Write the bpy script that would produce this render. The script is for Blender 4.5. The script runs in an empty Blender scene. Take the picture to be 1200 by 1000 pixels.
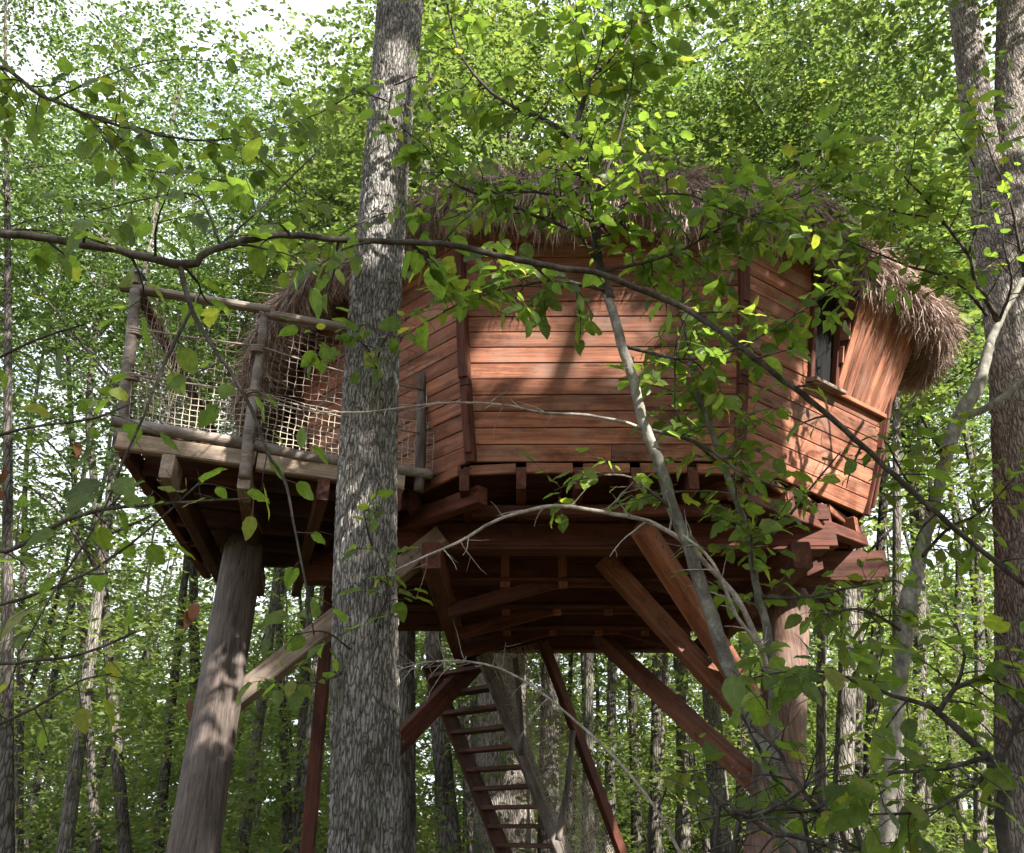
import bpy, math, random
import numpy as np
from mathutils import Vector, Matrix

R = math.radians
random.seed(7)
rng = np.random.default_rng(7)
SC = bpy.context.scene
COL = SC.collection

# ------------------------------------------------------------------ camera
CAM_Z, PITCH, FPX = 1.6, R(25.0), 1000.0
cd = bpy.data.cameras.new('camera')
cam = bpy.data.objects.new('camera', cd)
COL.objects.link(cam)
cam.location = (0, 0, CAM_Z)
cam.rotation_euler = (R(90) + PITCH, 0, 0)
cd.sensor_width = 36.0
cd.lens = 36.0 * FPX / 1200.0
cd.clip_end = 600
SC.camera = cam

# ------------------------------------------------------------------ world and sun
SUN_TO = Vector((0.62, -0.60, 0.56)).normalized()
sun_el = math.asin(SUN_TO.z)
w = bpy.data.worlds.new('World')
SC.world = w
w.use_nodes = True
wn = w.node_tree
sky = wn.nodes.new('ShaderNodeTexSky')
sky.sky_type = 'NISHITA'
sky.sun_disc = False
sky.sun_elevation = sun_el
sky.sun_rotation = math.atan2(SUN_TO.x, SUN_TO.y)
sky.dust_density = 2.5
sky.air_density = 1.0
# thin bright cloud spread over the whole sky
_tc = wn.nodes.new('ShaderNodeTexCoord')
_nz = wn.nodes.new('ShaderNodeTexNoise')
_nz.inputs['Scale'].default_value = 2.6
_nz.inputs['Detail'].default_value = 5.0
_cr = wn.nodes.new('ShaderNodeValToRGB')
_cr.color_ramp.elements[0].position = 0.26
_cr.color_ramp.elements[1].position = 0.46
_mx = wn.nodes.new('ShaderNodeMix')
_mx.data_type = 'RGBA'
_mx.inputs[7].default_value = (2.8, 2.92, 3.15, 1)
wn.links.new(_tc.outputs['Generated'], _nz.inputs['Vector'])
wn.links.new(_nz.outputs[0], _cr.inputs[0])
wn.links.new(_cr.outputs[0], _mx.inputs[0])
wn.links.new(sky.outputs[0], _mx.inputs[6])
wn.links.new(_mx.outputs[2], wn.nodes['Background'].inputs[0])
wn.nodes['Background'].inputs[1].default_value = 0.15
sl = bpy.data.lights.new('sun', 'SUN')
sl.energy = 5.0
sl.angle = R(0.55)
sl.color = (1.0, 0.93, 0.83)
so = bpy.data.objects.new('sun', sl)
COL.objects.link(so)
so.rotation_euler = (-SUN_TO).to_track_quat('-Z', 'Y').to_euler()

vs = SC.view_settings
vs.view_transform = 'Standard'
vs.look = 'None'
vs.exposure = 1.95
vs.gamma = 1.0
cy = SC.cycles
cy.max_bounces = 5
cy.diffuse_bounces = 3
cy.glossy_bounces = 2
cy.transmission_bounces = 4
cy.transparent_max_bounces = 4
cy.caustics_reflective = False
cy.caustics_refractive = False
cy.sample_clamp_indirect = 6.0
cy.use_denoising = True
cy.use_adaptive_sampling = True
cy.adaptive_threshold = 0.03
SC.render.use_persistent_data = False


# ------------------------------------------------------------------ helpers
def P(u, v, Y):
    """world point on the photo ray (u, v) at world depth Y"""
    a, b = (u - 600) / FPX, (500 - v) / FPX
    c, s = math.cos(PITCH), math.sin(PITCH)
    dx, dy, dz = a, c - b * s, s + b * c
    k = Y / dy
    return Vector((dx * k, Y, CAM_Z + dz * k))


def project(p):
    c, s = math.cos(PITCH), math.sin(PITCH)
    z = p[2] - CAM_Z
    d = c * p[1] + s * z
    if d < 0.2:
        return None
    up = -s * p[1] + c * z
    return 600 + FPX * p[0] / d, 500 - FPX * up / d, d


WM = {}


def setp(o, parent=None, m=None):
    if m is not None:
        o.matrix_basis = m
    WM[o] = o.matrix_basis.copy()
    if parent is not None:
        o.parent = parent
        o.matrix_parent_inverse = WM[parent].inverted()
    return o


def tag(o, label=None, cat=None, group=None, kind=None):
    if label: o['label'] = label
    if cat: o['category'] = cat
    if group: o['group'] = group
    if kind: o['kind'] = kind
    return o


def empty(name, loc, label=None, cat=None, group=None):
    o = bpy.data.objects.new(name, None)
    o.empty_display_size = 0.2
    COL.objects.link(o)
    setp(o, None, Matrix.Translation(Vector(loc)))
    return tag(o, label, cat, group)


def mk_mesh(name, verts, faces, mat=None, smooth=False):
    """verts (N,3) array, faces: (M,k) array, or a list of arrays of different k"""
    me = bpy.data.meshes.new(name)
    verts = np.asarray(verts, dtype=np.float32)
    if not isinstance(faces, list) or (len(faces) and not isinstance(faces[0], np.ndarray)):
        if isinstance(faces, np.ndarray):
            faces = [faces]
        else:
            me.from_pydata([tuple(map(float, v)) for v in verts], [], [tuple(f) for f in faces])
            if mat: me.materials.append(mat)
            if smooth:
                me.polygons.foreach_set('use_smooth', [True] * len(me.polygons))
            me.update()
            return me
    faces = [f for f in faces if len(f)]
    me.vertices.add(len(verts))
    me.vertices.foreach_set('co', verts.ravel())
    nl = sum(f.size for f in faces)
    npo = sum(len(f) for f in faces)
    me.loops.add(nl)
    me.polygons.add(npo)
    me.loops.foreach_set('vertex_index', np.concatenate([f.ravel() for f in faces]).astype(np.int32))
    tot = np.concatenate([np.full(len(f), f.shape[1]) for f in faces]).astype(np.int32)
    st = np.concatenate([[0], np.cumsum(tot)[:-1]]).astype(np.int32)
    me.polygons.foreach_set('loop_start', st)
    me.polygons.foreach_set('loop_total', tot)
    if smooth:
        me.polygons.foreach_set('use_smooth', np.ones(npo, dtype=bool))
    me.update(calc_edges=True)
    me.validate()
    if mat: me.materials.append(mat)
    return me


def mk_obj(name, me, parent=None, m=None):
    o = bpy.data.objects.new(name, me)
    COL.objects.link(o)
    return setp(o, parent, m if m is not None else Matrix.Identity(4))


class MB:
    """collects geometry for one mesh"""
    def __init__(self):
        self.v, self.f4, self.f3, self.n = [], [], [], 0

    def add(self, v, f4=None, f3=None):
        v = np.asarray(v, dtype=np.float32)
        self.v.append(v)
        if f4 is not None and len(f4): self.f4.append(np.asarray(f4, dtype=np.int64) + self.n)
        if f3 is not None and len(f3): self.f3.append(np.asarray(f3, dtype=np.int64) + self.n)
        self.n += len(v)

    def mesh(self, name, mat, smooth=False):
        fs = []
        if self.f4: fs.append(np.concatenate(self.f4))
        if self.f3: fs.append(np.concatenate(self.f3))
        return mk_mesh(name, np.concatenate(self.v), fs, mat, smooth)


def smooth_path(pts, step):
    """Catmull-Rom through rows of (x, y, z, r) resampled about every step"""
    pts = np.asarray(pts, dtype=float)
    out = []
    n = len(pts)
    for i in range(n - 1):
        p0, p1, p2, p3 = pts[max(i - 1, 0)], pts[i], pts[i + 1], pts[min(i + 2, n - 1)]
        k = max(1, int(np.linalg.norm((p2 - p1)[:3]) / step + 0.5))
        for j in range(k):
            t = j / k
            out.append(0.5 * ((2 * p1) + (p2 - p0) * t + (2 * p0 - 5 * p1 + 4 * p2 - p3) * t * t
                              + (3 * p1 - p0 - 3 * p2 + p3) * t ** 3))
    out.append(pts[-1])
    return np.array(out)


def tube(mb, path, sides=8, jit=0.0, cap=True):
    """path rows (x,y,z,r)"""
    path = np.asarray(path, dtype=float)
    n = len(path)
    t = np.gradient(path[:, :3], axis=0)
    t /= np.linalg.norm(t, axis=1)[:, None] + 1e-9
    ref = np.array([1.0, 0.3, 0.1]) if abs(t[0][0]) < 0.8 else np.array([0.1, 1.0, 0.2])
    ang = np.linspace(0, 2 * np.pi, sides, endpoint=False)
    V = np.zeros((n, sides, 3))
    u = ref - t[0] * ref.dot(t[0])
    u /= np.linalg.norm(u)
    for i in range(n):
        u = u - t[i] * u.dot(t[i])
        u /= np.linalg.norm(u) + 1e-9
        wv = np.cross(t[i], u)
        r = path[i, 3] * (1 + jit * rng.standard_normal(sides)) if jit else path[i, 3]
        V[i] = path[i, :3] + (np.cos(ang) * r)[:, None] * u + (np.sin(ang) * r)[:, None] * wv
    idx = np.arange(n * sides).reshape(n, sides)
    a, b = idx[:-1], idx[1:]
    f = np.stack([a, np.roll(a, -1, 1), np.roll(b, -1, 1), b], -1).reshape(-1, 4)
    verts = V.reshape(-1, 3)
    f3 = []
    if cap:
        c0, c1 = len(verts), len(verts) + 1
        verts = np.vstack([verts, path[0, :3], path[-1, :3]])
        for j in range(sides):
            f3.append((c0, idx[0][(j + 1) % sides], idx[0][j]))
            f3.append((c1, idx[-1][j], idx[-1][(j + 1) % sides]))
    mb.add(verts, f, f3)


def frame_matrix(p0, p1, up=Vector((0, 0, 1))):
    p0, p1 = Vector(p0), Vector(p1)
    x = (p1 - p0).normalized()
    y = up.cross(x)
    if y.length < 1e-4:
        y = Vector((0, 1, 0)).cross(x)
    y.normalize()
    z = x.cross(y)
    m = Matrix((x, y, z)).transposed().to_4x4()
    m.translation = (p0 + p1) / 2
    return m


def beam(name, p0, p1, wd, ht, mat, parent, up=Vector((0, 0, 1)), c=0.008, twist=0.0):
    """chamfered timber, local X along its length"""
    L = (Vector(p1) - Vector(p0)).length / 2
    hy, hz = wd / 2, ht / 2
    prof = [(-hy + c, -hz), (hy - c, -hz), (hy, -hz + c), (hy, hz - c), (hy - c, hz), (-hy + c, hz), (-hy, hz - c), (-hy, -hz + c)]
    j = lambda: random.uniform(-0.004, 0.004)
    v = []
    for sx in (-1, 1):
        ox, oy = j(), j()
        for (y, z) in prof:
            v.append((sx * L, y + ox, z + oy))
    f = [(i, (i + 1) % 8, 8 + (i + 1) % 8, 8 + i) for i in range(8)]
    f = [tuple(reversed(q)) for q in f]
    f.append(tuple(range(8)))
    f.append(tuple(reversed(range(8, 16))))
    me = mk_mesh(name, v, f, mat)
    m = frame_matrix(p0, p1, up)
    if twist:
        m = m @ Matrix.Rotation(twist, 4, 'X')
    return mk_obj(name, me, parent, m)


# ------------------------------------------------------------------ materials
class NT:
    def __init__(self, name):
        self.m = bpy.data.materials.new(name)
        self.m.use_nodes = True
        self.t = self.m.node_tree
        self.b = self.t.nodes['Principled BSDF']
        self.out = self.t.nodes['Material Output']

    def n(self, kind, **kw):
        nd = self.t.nodes.new(kind)
        ins = kw.pop('ins', {})
        for k, v in kw.items():
            setattr(nd, k, v)
        for k, v in ins.items():
            if hasattr(v, 'is_output') or isinstance(v, bpy.types.NodeSocket):
                self.t.links.new(v, nd.inputs[k])
            else:
                nd.inputs[k].default_value = v
        return nd

    def l(self, a, b):
        self.t.links.new(a, b)

    def mapped(self, scale, rand=True, coord='Object'):
        tc = self.n('ShaderNodeTexCoord')
        mp = self.n('ShaderNodeMapping')
        mp.inputs['Scale'].default_value = scale
        self.l(tc.outputs[coord], mp.inputs['Vector'])
        if rand:
            oi = self.n('ShaderNodeObjectInfo')
            mu = self.n('ShaderNodeVectorMath', operation='SCALE', ins={0: (37.0, 91.0, 53.0), 'Scale': oi.outputs['Random']})
            self.l(mu.outputs[0], mp.inputs['Location'])
        return mp.outputs[0]

    def noise(self, vec, scale=1.0, detail=4.0, rough=0.55, dist=0.0):
        return self.n('ShaderNodeTexNoise', ins={'Vector': vec, 'Scale': scale, 'Detail': detail, 'Roughness': rough, 'Distortion': dist}).outputs[0]

    def ramp(self, fac, stops):
        r = self.n('ShaderNodeValToRGB', ins={0: fac})
        e = r.color_ramp.elements
        while len(e) < len(stops):
            e.new(0.5)
        for q, (p, c) in zip(e, stops):
            q.position = p
            q.color = (*c, 1) if len(c) == 3 else c
        return r.outputs[0]

    def mix(self, fac, a, b, mode='MIX'):
        x = self.n('ShaderNodeMix', data_type='RGBA', blend_type=mode)
        for k, v in ((0, fac), (6, a), (7, b)):
            if isinstance(v, bpy.types.NodeSocket):
                self.l(v, x.inputs[k])
            else:
                x.inputs[k].default_value = v if k == 0 else ((*v, 1) if len(v) == 3 else v)
        return x.outputs[2]

    def math(self, op, a, b=0.0, clamp=False):
        x = self.n('ShaderNodeMath', operation=op, use_clamp=clamp)
        for k, v in ((0, a), (1, b)):
            if isinstance(v, bpy.types.NodeSocket):
                self.l(v, x.inputs[k])
            else:
                x.inputs[k].default_value = v
        return x.outputs[0]

    def bump(self, h, strength=0.5, dist=0.02, normal=None):
        b = self.n('ShaderNodeBump', ins={'Height': h, 'Strength': strength, 'Distance': dist})
        if normal is not None:
            self.l(normal, b.inputs['Normal'])
        return b.outputs[0]

    def finish(self, col, rough=0.7, normal=None, spec=0.3):
        if isinstance(col, bpy.types.NodeSocket): self.l(col, self.b.inputs['Base Color'])
        else: self.b.inputs['Base Color'].default_value = (*col, 1)
        if isinstance(rough, bpy.types.NodeSocket): self.l(rough, self.b.inputs['Roughness'])
        else: self.b.inputs['Roughness'].default_value = rough
        self.b.inputs['Specular IOR Level'].default_value = spec
        if normal is not None: self.l(normal, self.b.inputs['Normal'])
        return self.m


def wood(name, dark, mid, light, grey=(0.3, 0.27, 0.24), wear=0.35, axis=0, var=0.35):
    t = NT(name)
    s1 = [9.0, 9.0, 9.0]; s1[axis] = 0.7
    if axis == 2: s1 = [24.0, 24.0, 1.6]
    s2 = [70.0, 70.0, 70.0]; s2[axis] = 2.2
    s3 = [7.0, 7.0, 7.0]; s3[axis] = 1.6
    g1 = t.noise(t.mapped(s1), 1.0, 6, 0.6, 1.2)
    g2 = t.noise(t.mapped(s2), 1.0, 3, 0.6, 0.2)
    col = t.ramp(g1, [(0.28, dark), (0.5, mid), (0.74, light)])
    fine = t.ramp(g2, [(0.3, (0.62, 0.6, 0.58)), (0.65, (1.08, 1.05, 1.02))])
    col = t.mix(1.0, col, fine, 'MULTIPLY')
    # weathered grey patches
    wv = t.noise(t.mapped((1.3, 1.3, 1.3)), 1.6, 5, 0.65)
    wm = t.ramp(wv, [(0.48, (0, 0, 0)), (0.72, (wear, wear, wear))])
    col = t.mix(wm, col, grey)
    # knots
    vo = t.n('ShaderNodeTexVoronoi', ins={'Vector': t.mapped(s3), 'Scale': 0.8, 'Randomness': 1.0})
    kn = t.ramp(vo.outputs['Distance'], [(0.0, (0.25, 0.2, 0.18)), (0.085, (0.45, 0.4, 0.36)), (0.13, (1, 1, 1))])
    col = t.mix(0.9, col, kn, 'MULTIPLY')
    # damp stains and drying cracks
    sn = t.noise(t.mapped((2.6, 5.0, 5.0) if axis == 0 else (5.0, 5.0, 2.0)), 1.0, 6, 0.7)
    col = t.mix(1.0, col, t.ramp(sn, [(0.34, (0.5, 0.48, 0.46)), (0.5, (1, 1, 1))]), 'MULTIPLY')
    s4 = [55.0, 55.0, 55.0]; s4[axis] = 1.1
    ck = t.noise(t.mapped(s4), 1.0, 2, 0.5, 0.6)
    col = t.mix(1.0, col, t.ramp(ck, [(0.27, (0.25, 0.22, 0.2)), (0.33, (1, 1, 1))]), 'MULTIPLY')
    oi = t.n('ShaderNodeObjectInfo')
    v = t.math('MULTIPLY_ADD', oi.outputs['Random'], var)
    v.node.inputs[2].default_value = 1.0 - var * 0.5
    hs = t.n('ShaderNodeHueSaturation', ins={'Color': col, 'Value': v})
    h = t.math('ADD', t.math('MULTIPLY', g2, 0.6), g1)
    return t.finish(hs.outputs[0], 0.72, t.bump(h, 0.5, 0.006), 0.25)


M = {}
M['cedar'] = wood('cedar_cladding', (0.12, 0.048, 0.031), (0.265, 0.108, 0.066), (0.42, 0.19, 0.118), (0.25, 0.18, 0.148), 0.65, var=0.6)
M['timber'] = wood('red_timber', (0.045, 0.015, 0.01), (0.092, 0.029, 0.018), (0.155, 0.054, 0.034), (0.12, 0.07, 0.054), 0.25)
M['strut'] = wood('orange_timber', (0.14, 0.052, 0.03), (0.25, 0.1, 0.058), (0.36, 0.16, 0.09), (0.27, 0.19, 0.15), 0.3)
M['weathered'] = wood('weathered_timber', (0.12, 0.09, 0.07), (0.25, 0.195, 0.15), (0.4, 0.32, 0.255), (0.36, 0.33, 0.3), 0.6)
M['greyrail'] = wood('grey_rail', (0.075, 0.064, 0.058), (0.16, 0.138, 0.125), (0.27, 0.235, 0.21), (0.23, 0.215, 0.205), 0.6)
M['darkboard'] = wood('dark_board', (0.04, 0.02, 0.014), (0.08, 0.036, 0.025), (0.12, 0.06, 0.04), (0.1, 0.075, 0.06), 0.2)
M['logpost'] = wood('peeled_log', (0.045, 0.037, 0.034), (0.105, 0.085, 0.077), (0.185, 0.153, 0.14), (0.17, 0.152, 0.146), 0.6, axis=2)
M['redlog'] = wood('red_log', (0.08, 0.046, 0.037), (0.17, 0.105, 0.083), (0.28, 0.18, 0.145), (0.25, 0.2, 0.175), 0.5, axis=2)


def bark(name, groove, ridge, lichen, moss=None, sc=(26, 26, 5.5), lich=0.5, bumpd=0.03):
    t = NT(name)
    v = t.mapped(sc)
    nz = t.noise(t.mapped((5, 5, 3)), 1.0, 4, 0.6)
    wv = t.n('ShaderNodeVectorMath', operation='ADD', ins={0: v})
    ns = t.n('ShaderNodeVectorMath', operation='SCALE', ins={0: t.n('ShaderNodeTexNoise', ins={'Vector': v, 'Scale': 0.5, 'Detail': 3.0}).outputs[1], 'Scale': 1.6})
    t.l(ns.outputs[0], wv.inputs[1])
    vo = t.n('ShaderNodeTexVoronoi', feature='DISTANCE_TO_EDGE', ins={'Vector': wv.outputs[0], 'Scale': 0.8})
    fine = t.noise(t.mapped((90, 90, 30)), 1.0, 5, 0.65)
    ed = t.ramp(vo.outputs['Distance'], [(0.0, (0, 0, 0)), (0.16, (0.7, 0.7, 0.7)), (0.45, (1, 1, 1))])
    h = t.math('ADD', t.math('MULTIPLY', ed, 0.8), t.math('MULTIPLY', fine, 0.5))
    col = t.ramp(h, [(0.18, groove), (0.62, ridge), (0.98, tuple(min(1, c * 1.45) for c in ridge))])
    lm = t.ramp(t.noise(t.mapped((7, 7, 4)), 1.5, 6, 0.7), [(0.48, (0, 0, 0)), (0.6, (lich, lich, lich))])
    lm2 = t.mix(1.0, lm, ed, 'MULTIPLY')
    col = t.mix(lm2, col, lichen)
    big_ = t.noise(t.mapped((1.6, 1.6, 0.9)), 1.0, 5, 0.65)
    col = t.mix(1.0, col, t.ramp(big_, [(0.33, (0.5, 0.47, 0.45)), (0.52, (1, 1, 1)), (0.68, (1.25, 1.22, 1.18))]), 'MULTIPLY')
    if moss:
        mm = t.ramp(t.noise(t.mapped((2, 2, 1)), 1.5, 5, 0.7), [(0.55, (0, 0, 0)), (0.72, (0.7, 0.7, 0.7))])
        col = t.mix(mm, col, moss)
    return t.finish(col, 0.88, t.bump(h, 0.9, bumpd), 0.15)


M['oak'] = bark('oak_bark', (0.036, 0.033, 0.031), (0.15, 0.143, 0.136), (0.38, 0.378, 0.36), (0.085, 0.095, 0.055), sc=(56, 56, 11), lich=0.75, bumpd=0.016)
M['oak2'] = bark('brown_oak_bark', (0.06, 0.05, 0.044), (0.19, 0.168, 0.15), (0.38, 0.365, 0.34), None, sc=(44, 44, 7), lich=0.8)
M['dark_bark'] = bark('dark_bark', (0.02, 0.017, 0.014), (0.08, 0.071, 0.063), (0.22, 0.22, 0.19), (0.06, 0.07, 0.035), sc=(22, 22, 4))
M['grey_bark'] = bark('grey_bark', (0.04, 0.036, 0.032), (0.13, 0.12, 0.108), (0.28, 0.28, 0.25), (0.09, 0.105, 0.055), sc=(26, 26, 5))


def smooth_bark(name, dark, mid, light, moss, amount):
    t = NT(name)
    a = t.noise(t.mapped((9, 9, 5)), 2.0, 6, 0.65)
    f = t.noise(t.mapped((60, 60, 120)), 1.0, 4, 0.6)
    col = t.ramp(a, [(0.32, dark), (0.5, mid), (0.68, light)])
    col = t.mix(1.0, col, t.ramp(f, [(0.3, (0.7, 0.7, 0.7)), (0.65, (1.08, 1.08, 1.08))]), 'MULTIPLY')
    mm = t.ramp(t.noise(t.mapped((6, 6, 3)), 1.5, 5, 0.7), [(0.5, (0, 0, 0)), (0.66, (amount, amount, amount))])
    col = t.mix(mm, col, moss)
    return t.finish(col, 0.85, t.bump(t.math('ADD', a, t.math('MULTIPLY', f, 0.3)), 0.6, 0.008), 0.15)


M['pale_bark'] = smooth_bark('pale_bark', (0.1, 0.09, 0.078), (0.2, 0.188, 0.168), (0.34, 0.325, 0.295), (0.12, 0.14, 0.075), 0.6)
M['sapling_bark'] = smooth_bark('sapling_bark', (0.05, 0.046, 0.04), (0.11, 0.104, 0.09), (0.22, 0.215, 0.19), (0.085, 0.105, 0.05), 0.7)
M['twig'] = smooth_bark('dark_twig_bark', (0.02, 0.017, 0.015), (0.05, 0.042, 0.037), (0.11, 0.1, 0.088), (0.06, 0.065, 0.045), 0.3)
M['dead'] = smooth_bark('bleached_twig', (0.13, 0.11, 0.098), (0.27, 0.24, 0.215), (0.42, 0.39, 0.355), (0.3, 0.29, 0.25), 0.5)


def leaf_mat(name, cols, trans_mul=1.5, trans=0.5, island=True, veins=False, rough=0.42, spec=0.4):
    t = NT(name)
    if island:
        r = t.n('ShaderNodeNewGeometry').outputs['Random Per Island']
    else:
        r = t.n('ShaderNodeObjectInfo').outputs['Random']
    n = len(cols)
    col = t.ramp(r, [(i / (n - 1), c) for i, c in enumerate(cols)])
    tc = t.n('ShaderNodeTexCoord')
    normal = None
    if veins:
        sx = t.n('ShaderNodeSeparateXYZ', ins={0: tc.outputs['Object']})
        ay = t.math('ABSOLUTE', sx.outputs[1])
        ph = t.math('SUBTRACT', sx.outputs[0], t.math('MULTIPLY', ay, 0.75))
        si = t.math('SINE', t.math('MULTIPLY', ph, 62.0))
        band = t.math('POWER', t.math('MULTIPLY_ADD', si, 0.5), 6.0)
        band.node.inputs[0].links[0].from_node.inputs[2].default_value = 0.5
        mid = t.math('LESS_THAN', ay, 0.012)
        vn = t.math('MAXIMUM', t.math('MULTIPLY', band, 0.55), mid)
        col = t.mix(t.math('MULTIPLY', vn, 0.16), col, tuple(min(1, c * 1.9) for c in cols[-1]))
        normal = t.bump(si, 0.18, 0.03)
        bl = t.ramp(t.noise(t.mapped((3.5, 3.5, 3.5)), 1.5, 4, 0.6), [(0.3, (0.7, 0.72, 0.7)), (0.65, (1.1, 1.1, 1.0))])
        col = t.mix(1.0, col, bl, 'MULTIPLY')
    t.finish(col, rough, normal, spec)
    tr = t.n('ShaderNodeBsdfTranslucent')
    tcol = t.mix(1.0, col, (1.3 * trans_mul, 1.3 * trans_mul, 0.7 * trans_mul), 'MULTIPLY')
    t.l(tcol, tr.inputs['Color'])
    mx = t.n('ShaderNodeMixShader', ins={0: trans})
    t.l(t.b.outputs[0], mx.inputs[1])
    t.l(tr.outputs[0], mx.inputs[2])
    t.l(mx.outputs[0], t.out.inputs['Surface'])
    return t.m


GREEN = [(0.05, 0.085, 0.024), (0.07, 0.118, 0.026), (0.095, 0.15, 0.03), (0.08, 0.132, 0.03), (0.1, 0.155, 0.03), (0.085, 0.14, 0.034), (0.12, 0.17, 0.032), (0.17, 0.185, 0.035)]
M['leaf_near'] = leaf_mat('near_leaf', GREEN, 1.75, 0.64, False, True)
M['leaf_stuff'] = leaf_mat('small_near_leaf', GREEN, 1.75, 0.64, True)
M['leaf_far'] = leaf_mat('far_leaf', [(0.06, 0.092, 0.042), (0.08, 0.12, 0.048), (0.102, 0.145, 0.055), (0.112, 0.15, 0.055), (0.09, 0.133, 0.057)], 1.65, 0.52, True, rough=0.5)
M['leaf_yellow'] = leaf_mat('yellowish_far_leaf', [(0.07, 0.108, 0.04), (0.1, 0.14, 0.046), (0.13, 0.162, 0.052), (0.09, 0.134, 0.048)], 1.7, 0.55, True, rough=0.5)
M['leaf_blue'] = leaf_mat('dark_far_leaf', [(0.046, 0.078, 0.034), (0.062, 0.104, 0.04), (0.082, 0.127, 0.045), (0.067, 0.11, 0.044)], 1.6, 0.48, True, rough=0.5)
M['leaf_dead'] = leaf_mat('dry_leaf', [(0.09, 0.035, 0.02), (0.13, 0.05, 0.025), (0.17, 0.08, 0.03)], 0.7, 0.25, False)
M['leaf_gold'] = leaf_mat('golden_leaf', [(0.35, 0.26, 0.03), (0.42, 0.27, 0.04), (0.3, 0.3, 0.05)], 1.0, 0.4, False)

t = NT('straw_thatch')
r_ = t.n('ShaderNodeNewGeometry').outputs['Random Per Island']
M['straw'] = t.finish(t.ramp(r_, [(0.0, (0.12, 0.085, 0.074)), (0.35, (0.29, 0.215, 0.185)), (0.7, (0.47, 0.355, 0.305)), (1.0, (0.62, 0.5, 0.43))]), 0.8, None, 0.2)
t = NT('thatch_base')
M['thatch_base'] = t.finish(t.ramp(t.noise(t.mapped((8, 8, 8)), 3, 6, 0.7), [(0.3, (0.06, 0.04, 0.03)), (0.7, (0.2, 0.14, 0.11))]), 0.9, None, 0.1)
t = NT('rope_fibre')
nf = t.noise(t.mapped((40, 40, 40)), 1, 3)
M['rope'] = t.finish(t.ramp(nf, [(0.3, (0.26, 0.225, 0.175)), (0.7, (0.46, 0.415, 0.34))]), 0.9, t.bump(nf, 0.4, 0.004), 0.1)
t = NT('dark_cord')
nf = t.noise(t.mapped((40, 40, 40)), 1, 3)
M['cord'] = t.finish(t.ramp(nf, [(0.3, (0.13, 0.1, 0.085)), (0.7, (0.25, 0.21, 0.18))]), 0.9, None, 0.1)
t = NT('window_opening_dark')
M['opening_dark'] = t.finish(t.ramp(t.noise(t.mapped((2, 2, 2)), 1, 2), [(0.3, (0.012, 0.012, 0.012)), (0.7, (0.016, 0.016, 0.017))]), 0.8, None, 0.05)  # matte near-black, shade inside the opening put into the colour
t = NT('blue_lantern_roof')
nf = t.noise(t.mapped((30, 30, 30)), 1, 3)
M['bluecap'] = t.finish(t.ramp(nf, [(0.3, (0.08, 0.12, 0.2)), (0.7, (0.13, 0.2, 0.3))]), 0.4, None, 0.5)
t = NT('dull_steel')
nf = t.noise(t.mapped((60, 60, 60)), 1, 3)
M['steel'] = t.finish(t.ramp(nf, [(0.3, (0.1, 0.07, 0.055)), (0.7, (0.22, 0.2, 0.19))]), 0.55, None, 0.4)
t = NT('leaf_litter')
g = t.noise(t.mapped((1, 1, 1), False), 6.0, 8, 0.7)
g2 = t.noise(t.mapped((1, 1, 1), False), 0.35, 4, 0.6)
lc = t.ramp(g, [(0.3, (0.05, 0.035, 0.022)), (0.5, (0.12, 0.08, 0.045)), (0.7, (0.2, 0.14, 0.075))])
lc = t.mix(t.ramp(g2, [(0.45, (0, 0, 0)), (0.65, (0.8, 0.8, 0.8))]), lc, (0.07, 0.11, 0.025))
M['litter'] = t.finish(lc, 0.95, t.bump(g, 0.8, 0.05), 0.1)

# ------------------------------------------------------------------ ground
n = 90
gx, gy = np.meshgrid(np.linspace(-180, 180, n), np.linspace(-90, 270, n))
gz = 0.12 * np.sin(gx * 0.31 + 1) * np.cos(gy * 0.27) + 0.08 * np.sin(gx * 0.9 + gy * 0.7) - 0.1
rr = np.hypot(gx, gy - 8)
gz = gz * np.clip(rr / 12, 0, 1) + np.clip(rr - 50, 0, 200) * 0.02
idx = np.arange(n * n).reshape(n, n)
fq = np.stack([idx[:-1, :-1], idx[:-1, 1:], idx[1:, 1:], idx[1:, :-1]], -1).reshape(-1, 4)
go = mk_obj('ground', mk_mesh('ground', np.stack([gx, gy, gz], -1).reshape(-1, 3), fq, M['litter'], True))
tag(go, 'woodland floor of brown leaf litter and low greenery', 'ground', kind='structure')

# ================================================================== TREE HOUSE
CX, CY = 0.83, 9.85
R0, R1 = 3.15, 3.62
ZF = CAM_Z + 2.89            # foot of the cabin walls
ZT = CAM_Z + 5.1            # top of the walls
C8 = math.cos(math.pi / 8)
AP = R0 * C8
house = empty('tree_house', (CX, CY, 0), 'octagonal red plank tree house with shaggy thatched roof on log stilts', 'tree house')

# --- walls: eight facets between explicit foot and head corners, each with its own row of planks
NP = 15
H = ZT - ZF
VB = [(-0.36, 6.94), (1.98, 6.92), (3.64, 8.36), (3.76, 10.95), (2.1, 12.75), (-0.42, 12.77), (-2.06, 11.05), (-2.04, 8.62)]
VT = [(-0.50, 6.52), (2.18, 6.50), (4.18, 7.92), (4.25, 11.1), (2.3, 13.2), (-0.6, 13.2), (-2.5, 11.2), (-2.48, 8.45)]


def corner(i, h):
    # the wall flares quickly near its foot and then rises more steeply
    q = h ** 0.82
    i %= 8
    return Vector((VB[i][0] + (VT[i][0] - VB[i][0]) * q, VB[i][1] + (VT[i][1] - VB[i][1]) * q, ZF + H * h))


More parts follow.
